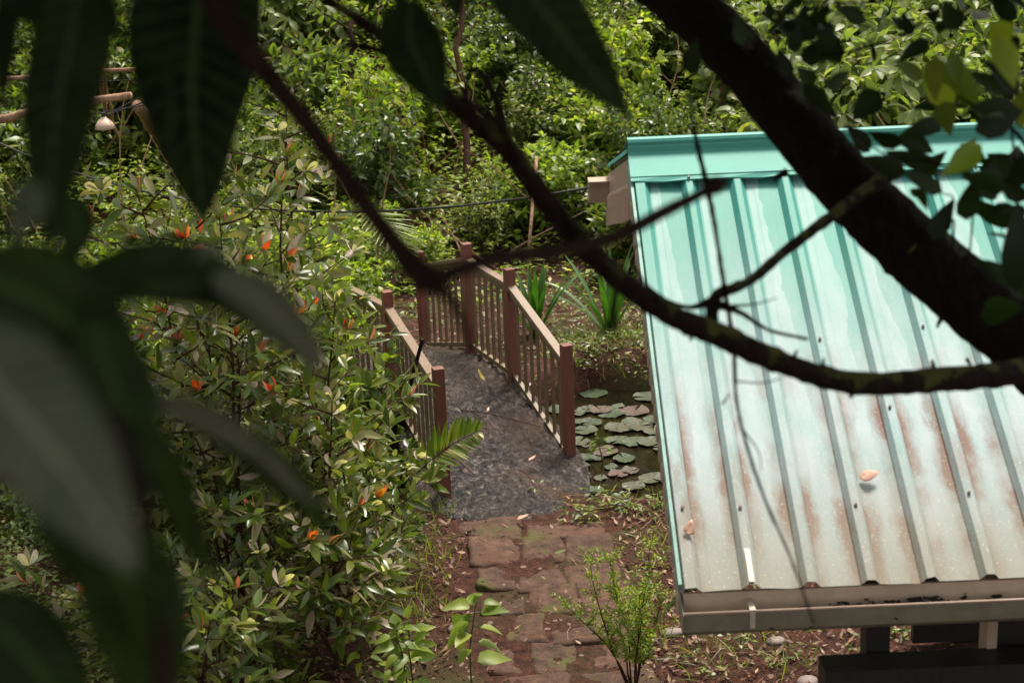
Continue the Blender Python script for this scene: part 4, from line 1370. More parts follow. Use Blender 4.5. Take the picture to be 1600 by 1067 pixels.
# ------------------------------------------------------------------ ground cover and litter (uncountable)
def ground_cover():
    rng = random.Random(77); lv = []; bl = []
    def tuft(x, y, n, L, W, spread, up):  # appends to the list in use
        z = gz(x, y)
        if z < WATER + .03: return
        for _ in range(n):
            a = rng.random() * 6.28; rr = rng.random() * spread
            p = Vector((x + math.cos(a) * rr, y + math.sin(a) * rr, z + rng.random() * up))
            lv.append((p, Vector((math.cos(a), math.sin(a), rng.uniform(-.1, .7))), Vector((0, 0, 1)) + rv(rng, .3), L * rng.uniform(.6, 1.2), W * rng.uniform(.6, 1.2)))
    for _ in range(5200):
        y = rng.uniform(7.2, 24); x = rng.uniform(-.36 * y - .5, .36 * y + .5)
        inp = abs(x - .15) < .75 and y < 9.9
        if inp: continue
        dens = .35 + 1.2 * float(fbm(x * .8, y * .8, 55))
        if x < -1.6: dens += .3
        if y > 15: dens += .15
        if rng.random() > dens: continue
        big = 1.0 if y < 14 else 1.6
        tuft(x, y, rng.randint(5, 11), .045 * big, .022 * big, .07 * big, .09 * big)
    # low carpet left bottom
    for _ in range(1500):
        y = rng.uniform(7.2, 10.5); x = rng.uniform(-4.2, -1.2); tuft(x, y, 8, .05, .028, .1, .16)
    # weeds on the banks of the pond
    for _ in range(260):
        x = rng.uniform(.35, 2.2); y = rng.choice([rng.uniform(12.8, 13.4), rng.uniform(9.6, 10.0), rng.uniform(12.9, 14.3), rng.uniform(12.9, 14.3)])
        tuft(x, y, 9, .075, .02, .06, .1)
    lv2 = lv; lv = []
    for _ in range(15000):
        y = 14.6 + rng.random() ** .8 * 13; x = rng.uniform(-.36 * y - .5, .36 * y + .5)
        if 17 < y < 21 and abs(x + 1.55) < .5: continue
        if y < 16.5 and -1.4 < x < 2 and rng.random() < .75: continue
        if rng.random() < .2 - .9 * float(fbm(x * 1.1, y * 1.1, 91)): continue
        tuft(x, y, 7, .11, .055, .16, .55 if y > 17 else .25)
    for _ in range(4200):
        y = rng.uniform(11, 15.6); x = rng.uniform(-.36 * y - .5, -1.9)
        tuft(x, y, 7, .09, .045, .14, .42)
    tag(link('undergrowth', leaves_mesh('undergrowth', lv, M['lf_bright'], 'ovate', seed=18, cheap=True)), 'knee high tangle of leafy undergrowth between the bushes on the slope', 'undergrowth', kind='stuff')
    lv = lv2
    o = link('ground_cover', leaves_mesh('ground_cover', lv, M['lf_mid'], 'ovate', seed=8, cheap=True))
    tag(o, 'low weeds and seedlings covering the red soil', 'ground cover', kind='stuff')
    # grass blades
    for _ in range(700):
        c = rng.random()
        if c < .5:
            if rng.random() < .6: continue
            x = rng.uniform(.75, 1.6); y = rng.uniform(7.4, 10.2)
        elif c < .75: x = rng.uniform(.3, 1.9); y = rng.uniform(12.6, 13.8)
        else: x = rng.uniform(-1.1, -.45); y = rng.uniform(8.2, 10)
        z = gz(x, y)
        if z < WATER: continue
        for _ in range(rng.randint(2, 5)):
            bl.append((Vector((x + rng.gauss(0, .02), y + rng.gauss(0, .02), z)), Vector((rng.gauss(0, .6), rng.gauss(0, .6), 1)), rv(rng), rng.uniform(.06, .2), .006))
    st = MB()
    for _ in range(150):
        y = rng.uniform(15.2, 24); x = rng.uniform(-.34 * y, .34 * y); z = gz(x, y)
        pts = wander(rng, Vector((x, y, z)), Vector((rng.gauss(0, .5), rng.gauss(0, .4), 1)), rng.uniform(.8, 2.2), 6, .1)
        st.tube(pts, [.014, .012, .011, .009, .007, .005, .003], 5)
    tag(st.build('dead_stems', M['log']), 'thin bare brown stems sticking out of the bushes on the slope', 'stems', kind='stuff')
    o = link('grass', leaves_mesh('grass', bl, M['lf_mid'], 'lance', seed=9, curl=.5))
    tag(o, 'thin green grass blades along the path and pond', 'grass', kind='stuff')
    # litter
    li = []
    for _ in range(9000):
        y = 7.2 + rng.random() ** 1.3 * 10.8; x = rng.uniform(-.3 * y, .3 * y)
        z = gz(x, y)
        if z < WATER + .02: continue
        onp = abs(x - .15) < .5 and y < 9.8
        if onp and rng.random() < .9: continue
        a = rng.random() * 6.28; s = rng.uniform(.5, 1.3)
        li.append((Vector((x, y, z + (.06 if onp else .015))), Vector((math.cos(a), math.sin(a), rng.uniform(-.1, .25))), Vector((0, 0, 1)) + rv(rng, .3), .05 * s, .02 * s))
    o = link('leaf_litter', leaves_mesh('leaf_litter', li, M['lf_litter'], 'ovate', seed=10, curl=-.4, cheap=True))
    tag(o, 'brown dead leaves scattered on the red soil', 'leaf litter', kind='stuff')
    gr = MB()
    for _ in range(5200):
        y = 7.3 + 6.5 * rng.random() ** 1.3; x = rng.uniform(-1.6, 1.7); z = gz(x, y)
        if z < WATER + .02: continue
        if abs(x - .15) < .5 and y < 9.8 and rng.random() < .93: continue
        s_ = rng.uniform(.004, .011)
        Mx = Matrix.Rotation(rng.random() * 6, 3, 'Z') @ Matrix.Rotation(rng.random() * 2, 3, 'X')
        gr.box((x, y, z + (.03 if abs(x - .15) < .5 and y < 9.8 else .004)), (s_ * rng.uniform(.8, 2), s_, s_ * .7), Mx)
    o = gr.build('soil_crumbs', M['crumb']); tag(o, 'small dark crumbs of laterite soil and bark on the ground', 'soil crumbs', kind='stuff')
    tw = MB()
    for _ in range(420):
        y = rng.uniform(7.3, 14.5); x = rng.uniform(-2.5, 1.8); z = gz(x, y)
        if z < WATER + .02 or (abs(x - .15) < .5 and y < 9.8 and rng.random() < .8): continue
        a = rng.random() * 6.28; ln = rng.uniform(.05, .3)
        p = Vector((x, y, z + .012)); q = Vector((x + math.cos(a) * ln, y + math.sin(a) * ln, 0)); q.z = max(gz(q.x, q.y), WATER) + .02
        tw.tube([p, (p + q) / 2 + rv(rng, .01), q], [.003, .0025, .0015], 4)
    o = tw.build('twig_litter', M['log']); tag(o, 'thin dry twigs scattered on the red soil', 'twigs', kind='stuff')


ground_cover()

# individual leaves and twigs on the bridge and stones
def zdeck(px, py, h=.12): return onplane(px, py, h)


fallen_leaf(zdeck(757, 594, .30), .085, .035, 2.2, 'lf_yellow', 'curved yellow leaf lying on the far part of the bridge deck', curl=-.6)
fallen_leaf(zdeck(826, 720, .13), .07, .03, .6, 'lf_dry', 'dry brown star shaped leaf on the near part of the bridge deck')
fallen_leaf(zdeck(762, 643, .24), .06, .02, 1.4, 'lf_dry', 'small dry pinkish leaf on the middle of the bridge deck')
fallen_leaf(zdeck(808, 812, .05), .08, .05, .1, 'lf_dry', 'pale dry leaf on the first paving stone before the bridge')
fallen_leaf(zdeck(866, 866, .05), .08, .035, .3, 'lf_grey', 'grey green leaf on the middle of the paving')
fallen_leaf(onplane(925, 582, WATER + .03), .12, .05, 1.3, 'lf_dry', 'peach dry leaf standing on a lily pad at the far side of the pond', curl=-.5)
for (a, b, lab) in [((720, 640), (850, 668), 'long thin twig lying across the middle of the bridge deck'), ((705, 715), (745, 745), 'short dark twig on the near left of the bridge deck'), ((812, 735), (838, 760), 'short brown twig on the near right of the bridge deck')]:
    mb = MB(); A = zdeck(*a, .2 if a[1] < 700 else .12); B = zdeck(*b, .2 if a[1] < 700 else .12)
    Pm = (A + B) / 2 + Vector((0, 0, .015))
    mb.tube([A, A.lerp(Pm, .5) + Vector((.01, .01, .004)), Pm, B], [.005, .005, .004, .003], 5)
    tag(mb.build('twig', M['stem']), lab, 'twig')


def stone(px, py, r, label):
    rng = random.Random(px); mb = MB(); P = at(px, py)
    vs = []; n = 12
    for i in range(7):
        ph = math.pi * i / 6
        for j in range(n):
            a = 6.28 * j / n; q = 1 + .12 * math.sin(a * 2 + px) + rng.uniform(-.04, .04)
            vs.append((r * 1.35 * q * math.sin(ph) * math.cos(a), r * q * math.sin(ph) * math.sin(a), r * .55 * math.cos(ph)))
    mb.add(vs, [(i * n + j, i * n + (j + 1) % n, (i + 1) * n + (j + 1) % n, (i + 1) * n + j) for i in range(6) for j in range(n)])
    o = mb.build('stone', M['stone'], smooth=True); o.location = P + Vector((0, 0, r * .2)); tag(o, label, 'stone')


stone(1212, 1000, .045, 'rounded grey stone on red soil below the gutter')
stone(1262, 1062, .05, 'pale grey stone at the bottom edge beside the black beam')
stone(1050, 990, .05, 'bluish flat stone in weeds left of the gutter end')
stone(715, 985, .05, 'reddish stone on the soil left of the path')

# far pieces: black pipes, stakes, logs, lamp, cables
def pipe(pts, r, mat, name, label, cat, parent=None, group=None, seg=8):
    mb = MB(); mb.tube([Vector(p) for p in pts], r, seg)
    o = mb.build(name, M[mat], parent, smooth=True)
    if parent is None: tag(o, label, cat, group)
    return o


def gpt(px, py, h=.05):
    # march a view ray onto the terrain
    d = CM @ Vector(((px - 800) / FPX, -(py - 533.5) / FPX, -1)); P = Vector((0, 0, CAMZ)); s = 6.0
    while s < 40:
        Q = P + d * s
        if Q.z < gz(Q.x, Q.y) + h: break
        s += .05
    return Q


pipe([gpt(705, 357), gpt(740, 366), gpt(850, 362)], .03, 'pipe', 'water_pipe', 'black water pipe lying on the soil behind the far right bridge post', 'pipe')
pipe([gpt(700, 380), gpt(745, 372), gpt(815, 374)], .022, 'pipe', 'water_pipe', 'thinner black pipe end lying in front of the long black pipe', 'pipe')
pipe([gpt(822, 440), gpt(840, 345) + Vector((0, -.8, .9))], .018, 'log', 'wooden_stake', 'thin pale leaning stake standing behind the middle right bridge post', 'stake')
A = un(618, 660, 10.6); B = un(660, 530, 10.4)
mb = MB(); rr_ = random.Random(2)
pts = smoothpath([tuple(A + Vector((0, 0, -.2))), tuple(A), tuple((A + B) / 2 + Vector((.015, 0, 0))), tuple(B)], 5)
mb.tube(pts, [.022 - .0006 * i for i in range(len(pts))], 7, rng=rr_, rough=.1)
tag(mb.build('dead_branch', M['bark_dark'], smooth=True), 'dark dead stick leaning on the left railing of the footbridge', 'branch')


def cable(p, q, sag, r, label, group=None, n=14):
    pts = []
    for i in range(n + 1):
        t = i / n; P = p.lerp(q, t); P.z -= sag * 4 * t * (1 - t); pts.append(P)
    mb = MB(); mb.tube(pts, r, 6)
    return tag(mb.build('cable', M['cable'], smooth=True), label, 'cable', group)


beam_end = Vector((.45, 7.87, 2.69))
cable(un(-60, 195, 13.0), beam_end, .38, .007, 'black cable from the left edge sagging across to the cream beam end of the shed')
cable(un(-60, 118, 14), un(420, 100, 13.4), .1, .005, 'thin black cable just below the upper horizontal log')
cable(un(-60, 190, 14), un(420, 112, 13), .12, .005, 'thin dark cable rising to the right above the hanging lamp')
cable(un(163, 181, 13), un(430, 60, 12.6), .05, .006, 'dark cable from the hanging lamp rising to the right')
cable(un(163, 183, 13), un(300, 118, 13), -.02, .006, 'brown cord from the hanging lamp rising behind the lower log')
cable(un(-60, 182, 13.6), un(165, 183, 13), .0, .006, 'dark cable reaching the hanging lamp from the left')


def log(p, q, r, label, rng=random.Random(8)):
    pts = [p.lerp(q, i / 9) + rv(rng, .012) for i in range(10)]
    mb = MB(); mb.tube(pts, [r * (1.08 - .02 * i) for i in range(10)], 9, rng=rng, rough=.05)
    tag(mb.build('log_pole', M['log'], smooth=True), label, 'pole')


log(un(-80, 128, 13.8), un(420, 95, 13.6), .02, 'long thin brown pole running level above the hanging lamp')
log(un(-80, 198, 13.4), un(207, 148, 13.2), .036, 'thick cut pole end rising to the right above the hanging lamp')
log(gpt(175, 235), un(148, 85, 14.2), .024, 'upright pale pole standing right behind the hanging lamp')
log(gpt(190, 240), un(155, 95, 14.6), .02, 'slanting pale pole crossing behind the hanging lamp')
log(gpt(270, 245), un(215, 165, 16), .07, 'dark leaning stump on the slope right of the hanging lamp')

# lamp
lp = un(163, 192, 13.0)
t = empty('hanging_lamp', lp); tag(t, 'peach coloured conical lamp shade hanging from cables at upper left', 'lamp')
mb = MB(); prof = [(.018, .055), (.024, .04), (.045, .025), (.07, -.005), (.086, -.05), (.083, -.05), (.066, -.006), (.042, .02), (.02, .036)]
n = 24; vs = [(rr * math.cos(6.283 * j / n), rr * math.sin(6.283 * j / n), z) for rr, z in prof for j in range(n)]
mb.add(vs, [(i * n + j, i * n + (j + 1) % n, (i + 1) * n + (j + 1) % n, (i + 1) * n + j) for i in range(len(prof) - 1) for j in range(n)])
mb.build('lamp_shade', M['shade'], t, smooth=True)
mb = MB(); mb.tube([(0, 0, .05), (0, 0, .085)], .02, 10); mb.build('lamp_holder', M['cable'], t)
mb = MB(); mb.tube([(0, 0, .02), (0, 0, -.03)], [.014, .022], 10); mb.build('bulb', M['strap'], t, smooth=True)


# trunks on the slope
def trunk(px, py, ptx, pty, dz, r, mat, label):
    A = gpt(px, py, 0); q = CM.transposed() @ (A - Vector((0, 0, CAMZ))); B = un(ptx, pty, -q.z + dz)
    rng = random.Random(px); pts = [A.lerp(B, i / 10) + rv(rng, .03) for i in range(11)]; pts[0] = A - Vector((0, 0, .15))
    base = empty('young_tree', A)
    mb = MB(); mb.tube([p - A for p in pts], [r * (1.1 - .05 * i) for i in range(11)], 9, rng=rng, rough=.06)
    mb.build('trunk', M[mat], base, smooth=True)
    lv = []; bb = MB()
    for k in range(7):
        s = pts[5 + k % 6] - A; a = rng.random() * 6.28
        bp = wander(rng, s, Vector((math.cos(a), math.sin(a), .7)), 1.1, 5, .14, .05); bb.tube(bp, [r * .3 * (1 - .15 * q) for q in range(6)], 5)
        twig_leaves(rng, bp, .13, .06, .05, lv, .15)
    bb.build('branches', M[mat], base, smooth=True)
    link('foliage', leaves_mesh('foliage', lv, M['lf_mid'], 'ovate', seed=px), base)
    tag(base, label, 'tree')


trunk(1385, 215, 1370, -60, .2, .07, 'bark_dark', 'dark upright young tree behind the right part of the roof')
trunk(1120, 225, 1135, 40, .1, .05, 'log', 'pale thin tree trunk behind the left half of the roof ridge')
trunk(735, 350, 712, -40, .4, .045, 'stem', 'thin brown tree stem rising on the slope behind the far right bridge post')
trunk(545, 250, 548, 30, .3, .05, 'bark_brown', 'slender brown trunk on the slope left of the mossy branch')
trunk(100, 340, 90, 40, .3, .05, 'bark_brown', 'thin trunk on the slope below the thick cut pole')

# ================================================================== FOREGROUND TREE AT THE RIGHT (big limb, mossy branch, ficus like leaves)
def limb(mb, pts, seg=14, k=6, rough=.05, seed=1, knots=0.0):
    """pts: (px,py,Z,width_px)"""
    rng = random.Random(seed)
    sp = smoothpath(pts, k)
    P = [un(a[0], a[1], a[2]) for a in sp]; R = [a[3] * .41 / FPX * a[2] for a in sp] if sp[0][3] < 60 else [a[3] / 2 / FPX * a[2] for a in sp]
    R = [q * (1 + knots * (rng.random() - .4)) for q in R]
    mb.tube(P, R, seg, rng=rng, rough=rough)
    return P, R


ft = empty('tree', un(1700, 1500, 3.4))
ft.location.z = 0
FTL = ft.location.copy()
tag(ft, 'dark tree whose thick limb and mossy branch cross in front of the roof', 'tree')


def fbuild(mb, name, mat, parent=ft, L=None, smooth=True):
    o = mb.build(name, M[mat], parent, smooth=smooth); o.location = -(L if L is not None else FTL)
    return o


mb = MB()
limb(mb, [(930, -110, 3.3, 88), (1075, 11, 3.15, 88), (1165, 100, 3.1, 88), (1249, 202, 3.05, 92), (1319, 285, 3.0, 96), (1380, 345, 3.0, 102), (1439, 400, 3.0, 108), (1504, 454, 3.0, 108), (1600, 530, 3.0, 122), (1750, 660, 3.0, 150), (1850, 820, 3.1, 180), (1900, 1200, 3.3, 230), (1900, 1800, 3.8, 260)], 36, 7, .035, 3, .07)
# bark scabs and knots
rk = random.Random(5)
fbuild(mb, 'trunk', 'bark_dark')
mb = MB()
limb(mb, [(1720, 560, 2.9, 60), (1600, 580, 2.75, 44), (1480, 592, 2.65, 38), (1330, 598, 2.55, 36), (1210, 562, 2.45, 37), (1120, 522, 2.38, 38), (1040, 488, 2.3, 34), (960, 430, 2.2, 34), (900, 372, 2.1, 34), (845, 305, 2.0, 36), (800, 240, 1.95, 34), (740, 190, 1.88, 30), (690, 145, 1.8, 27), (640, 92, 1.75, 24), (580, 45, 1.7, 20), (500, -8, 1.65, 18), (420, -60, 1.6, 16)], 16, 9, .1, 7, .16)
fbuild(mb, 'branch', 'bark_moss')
mb = MB()
# stub branch, loop, side twigs
limb(mb, [(660, 98, 1.77, 20), (600, 82, 1.75, 18), (560, 72, 1.75, 14), (527, 76, 1.74, 9)], 8, 6, .1, 8, .1)
fbuild(mb, 'side_branch', 'bark_moss'); mb = MB()
limb(mb, [(735, 190, 1.9, 22), (728, 150, 1.92, 14), (735, 112, 1.93, 12), (755, 118, 1.93, 14), (778, 165, 1.94, 20), (790, 210, 1.95, 24), (820, 260, 1.98, 26), (870, 330, 2.05, 30)], 10, 7, .1, 9, .12)
fbuild(mb, 'side_branch', 'bark_moss'); mb = MB()
limb(mb, [(700, 150, 1.82, 16), (760, 175, 1.86, 14), (800, 225, 1.92, 17), (812, 280, 1.96, 14), (850, 300, 2.0, 20), (890, 345, 2.04, 16), (930, 395, 2.1, 14)], 9, 7, .15, 39, .25)
fbuild(mb, 'side_branch', 'bark_moss'); mb = MB()
limb(mb, [(940, 400, 2.15, 14), (962, 440, 2.15, 10), (958, 490, 2.15, 9), (965, 530, 2.15, 5)], 7, 6, .15, 40, .2)
fbuild(mb, 'side_branch', 'bark_moss'); mb = MB()
limb(mb, [(1005, 440, 2.25, 8), (985, 400, 2.25, 6), (1000, 380, 2.25, 3)], 6, 5, .15, 41, .2)
fbuild(mb, 'side_branch', 'bark_moss'); mb = MB()
limb(mb, [(1400, 265, 2.9, 34), (1350, 300, 2.8, 26), (1290, 345, 2.7, 22), (1230, 390, 2.6, 20), (1170, 440, 2.5, 20), (1120, 462, 2.42, 24), (1112, 500, 2.4, 26)], 10, 7, .12, 10, .15)
limb(mb, [(1112, 470, 2.4, 18), (1080, 480, 2.4, 10), (1040, 468, 2.4, 7), (1005, 440, 2.4, 4)], 6, 6, .1, 11, .1)
limb(mb, [(1120, 475, 2.4, 20), (1160, 490, 2.42, 12), (1200, 515, 2.44, 8), (1262, 530, 2.46, 7)], 6, 6, .1, 12, .2)
limb(mb, [(1140, 478, 2.4, 7), (1180, 475, 2.4, 4), (1215, 465, 2.4, 2)], 5, 5, .1, 13)
fbuild(mb, 'side_branch', 'bark_moss')
mb = MB()
limb(mb, [(1078, 150, 2.45, 5), (1088, 220, 2.43, 9), (1105, 290, 2.42, 11), (1118, 360, 2.42, 9), (1132, 450, 2.4, 9), (1146, 540, 2.4, 9), (1150, 620, 2.4, 7), (1165, 690, 2.4, 7), (1195, 780, 2.4, 6), (1235, 870, 2.4, 5), (1272, 975, 2.4, 4)], 7, 8, .15, 14, .3)
limb(mb, [(1148, 595, 2.4, 4), (1190, 598, 2.4, 3), (1225, 590, 2.4, 2)], 5, 5, .1, 15)
limb(mb, [(1160, 670, 2.4, 4), (1185, 705, 2.4, 3), (1190, 735, 2.4, 1.5)], 5, 5, .1, 16)
limb(mb, [(1140, 615, 2.4, 3), (1128, 632, 2.4, 4)], 5, 4, .1, 17)
limb(mb, [(1328, 600, 2.55, 7), (1330, 622, 2.55, 9)], 5, 4, .1, 18)
fbuild(mb, 'hanging_twig', 'bark_dark')
mb = MB()
# nubs and broken spurs along branch and trunk
for (x, y, z, dx, dy, w) in [(1230, 268, 3.0, -22, 12, 16), (1470, 498, 2.95, -6, 14, 10), (1460, 580, 2.65, -4, -18, 14), (1330, 590, 2.5, 4, 24, 10), (1085, 505, 2.35, -6, 28, 14), (1285, 575, 2.5, 2, -16, 10), (1240, 560, 2.45, 6, -14, 9), (1030, 470, 2.25, -8, -10, 8),
                             (1510, 560, 2.9, 8, 12, 8), (1420, 395, 2.9, 12, -14, 8), (905, 370, 2.05, 18, -10, 10), (870, 330, 2.0, -16, 10, 9)]:
    mb = MB()
    limb(mb, [(x, y, z, w), (x + dx * .6, y + dy * .6, z, w * .7), (x + dx, y + dy, z, w * .35)], 7, 3, .2, int(x))
    fbuild(mb, 'spur', 'bark_moss')

# ficus-like leaves right top:  (base px,py, tip px,py, width, mat)
FL = [(1462, 160, 1455, 100, 30, 'g'), (1440, 118, 1475, 158, 32, 'y'), (1565, 95, 1560, 40, 34, 'y'), (1585, 140, 1572, 72, 36, 'y2'), (1535, 95, 1590, 130, 26, 'd'), (1500, 140, 1490, 95, 26, 'g'),
      (1530, 175, 1485, 110, 44, 'g'), (1470, 275, 1525, 240, 34, 'y2'), (1485, 215, 1475, 165, 30, 'g'), (1395, 95, 1435, 118, 24, 'g'), (1330, 190, 1368, 150, 36, 'd'), (1312, 190, 1268, 142, 24, 'd'),
      (1320, 195, 1356, 225, 24, 'd'), (1355, 205, 1400, 228, 24, 'd'), (1420, 170, 1490, 160, 30, 'd'), (1510, 170, 1580, 165, 34, 'd'), (1505, 110, 1575, 145, 26, 'd'), (1600, 170, 1545, 200, 40, 'd'),
      (1590, 250, 1545, 290, 44, 'd'), (1400, 215, 1465, 190, 26, 'd'), (1345, 245, 1400, 262, 28, 'd'), (1380, 235, 1450, 258, 26, 'd'), (1410, 270, 1462, 290, 24, 'd'), (1460, 240, 1420, 215, 28, 'd'),
      (1500, 275, 1560, 285, 34, 'd'), (1540, 240, 1592, 262, 30, 'd'), (1490, 310, 1465, 362, 30, 'd'), (1500, 305, 1572, 350, 30, 'd'), (1515, 300, 1550, 290, 38, 'd'), (1520, 280, 1515, 330, 34, 'd'),
      (1560, 280, 1590, 310, 26, 'd'), (1440, 295, 1430, 305, 18, 'd'), (1590, 310, 1592, 425, 44, 'd'), (1520, 405, 1578, 430, 26, 'd'), (1600, 480, 1545, 485, 42, 'd'), (1570, 430, 1600, 460, 22, 'd'),
      (1275, 25, 1305, 85, 30, 'd'), (1240, 20, 1265, 55, 26, 'd'), (1200, 30, 1255, 50, 26, 'd'), (1300, 30, 1285, 85, 30, 'd'), (1270, 65, 1265, 95, 28, 'd'), (1250, 40, 1240, 75, 24, 'd'),
      (1475, 0, 1490, 40, 30, 'd'), (1300, 10, 1345, 25, 22, 'd'), (1090, 60, 1075, 105, 30, 'd'), (1550, -20, 1570, 25, 30, 'd'), (1150, 20, 1160, 60, 22, 'd'), (1245, 105, 1268, 130, 26, 'd'),
      (1400, 100, 1440, 65, 22, 'd'), (1330, 110, 1300, 130, 20, 'd'), (1595, 205, 1598, 150, 30, 'g'), (1480, 235, 1440, 275, 26, 'd'), (1525, 215, 1500, 250, 24, 'g'), (1450, 330, 1440, 300, 14, 'd'), (1215, 75, 1230, 110, 20, 'd'), (1560, 330, 1595, 335, 22, 'd')]
rl = random.Random(21)
mats = [M['lf_ficus'], M['lf_lime'], M['lf_mid']]
lv, mi = [], []
camv = Vector((0, 0, CAMZ))
for (bx, by, tx, ty, w, c) in FL:
    Z = 2.65 + rl.uniform(-.2, .25)
    A = un(bx, by, Z); B = un(tx, ty, Z + rl.uniform(-.02, .02)); d = B - A
    view = (camv - A).normalized()
    tilt = rl.uniform(-.45, .45)
    n = (view * math.cos(tilt) + d.normalized().cross(view) * math.sin(tilt))
    if n.z < 0 and rl.random() < .3: n = -n
    lv.append((A, d, n, d.length * 1.25, w / FPX * Z * 1.2)); mi.append({'d': 0, 'g': 2, 'y': 1, 'y2': 1}[c])
for i in range(70):      # unlisted filler foliage of the same spray, right of frame and along it
    x = rl.uniform(1540, 1750); y = rl.uniform(-60, 380); Z = 2.7 + rl.uniform(-.3, .5)
    A = un(x, y, Z); d = rv(rl, 1).normalized()
    lv.append((A, d, Vector((0, 0, 1)) + rv(rl, .5), .065, .034)); mi.append(0 if rl.random() < .8 else 2)
for i in range(40):
    x = rl.uniform(1180, 1500); y = rl.uniform(-30, 60) ; Z = 2.7 + rl.uniform(-.3, .5)
    A = un(x, y, Z); d = rv(rl, 1).normalized()
    lv.append((A, d, Vector((0, 0, 1)) + rv(rl, .5), .045, .022)); mi.append(0)
o = link('foliage', leaves_mesh('foliage', lv, mats, 'obov', seed=4, mi=mi, curl=.15, fold=.2), ft); o.location = -FTL
mb = MB()
for pts in ([(1620, 250, 2.7, 9), (1580, 200, 2.7, 8), (1530, 170, 2.7, 6), (1495, 150, 2.7, 4)], [(1610, 120, 2.7, 6), (1580, 90, 2.7, 5), (1550, 40, 2.7, 3)], [(1640, 275, 2.7, 8), (1560, 282, 2.7, 7), (1500, 268, 2.7, 6), (1440, 250, 2.7, 5), (1380, 240, 2.7, 4), (1320, 195, 2.7, 3)],
            [(1460, 10, 2.7, 5), (1420, 50, 2.7, 6), (1350, 75, 2.7, 6), (1290, 85, 2.7, 5), (1210, 60, 2.7, 3)], [(1480, -20, 2.7, 5), (1400, 0, 2.7, 5), (1310, 5, 2.7, 5), (1200, 0, 2.7, 4)], [(1525, 285, 2.7, 5), (1520, 340, 2.7, 4), (1515, 400, 2.7, 4)],
            [(1465, 270, 2.7, 3), (1470, 300, 2.7, 3), (1490, 310, 2.7, 3), (1485, 350, 2.7, 2)], [(1580, 200, 2.7, 5), (1590, 300, 2.7, 4), (1585, 380, 2.7, 3)], [(1320, 195, 2.7, 3), (1318, 230, 2.7, 3), (1335, 255, 2.7, 4)], [(1480, 355, 2.7, 7), (1490, 345, 2.7, 5), (1488, 392, 2.7, 5)]):
    limb(mb, pts, 6, 5, .08, len(pts))
fbuild(mb, 'twigs', 'bark_dark')

# ================================================================== NEAR BLURRED TREE AT THE LEFT (large leaves, brown branch)
NTL = Vector((-1.6, .6, 0))
nt_ = empty('large_leaved_tree', NTL)
tag(nt_, 'out of focus tree with large dark hanging leaves, close at the left', 'tree')
mb = MB()
limb(mb, [(250, -160, 1.12, 59), (330, -10, 1.12, 56), (375, 60, 1.12, 50), (430, 130, 1.12, 44), (500, 220, 1.12, 40), (560, 305, 1.12, 40), (620, 385, 1.1, 42), (672, 445, 1.1, 58)], 12, 8, .04, 31, .06)
limb(mb, [(660, 440, 1.1, 54), (710, 425, 1.1, 30), (770, 405, 1.2, 32), (870, 392, 1.35, 30), (960, 370, 1.5, 27), (1040, 330, 1.6, 24), (1095, 303, 1.62, 20), (1118, 290, 1.62, 34), (1136, 284, 1.62, 12)], 10, 7, .06, 32, .1)
limb(mb, [(672, 440, 1.1, 36), (702, 465, 1.12, 22), (722, 500, 1.14, 15), (735, 548, 1.16, 8)], 8, 6, .08, 33, .1)
limb(mb, [(250, -160, 1.15, 46), (100, -300, 1.2, 60), (-300, -400, 1.3, 80), (-1500, -200, 1.7, 150)], 10, 6, .04, 34)
limb(mb, [(-1500, -200, 1.7, 160), (-1900, 1500, 2.2, 260), (-1900, 4500, 4.3, 300)], 12, 6, .04, 35)
limb(mb, [(-600, 500, 1.1, 60), (-200, 470, .95, 40), (60, 440, .85, 24), (120, 445, .8, 14)], 8, 6, .04, 36)
limb(mb, [(-1900, 900, 1.9, 120), (-1200, 700, 1.4, 90), (-600, 500, 1.1, 60)], 8, 6, .04, 37)
limb(mb, [(-200, 470, .95, 30), (40, 520, .8, 24), (170, 640, .75, 26), (240, 850, .72, 30), (255, 1100, .72, 34), (255, 1400, .8, 40)], 8, 6, .04, 38)
o = mb.build('branches', M['bark_brown'], nt_, smooth=True); o.location = -NTL


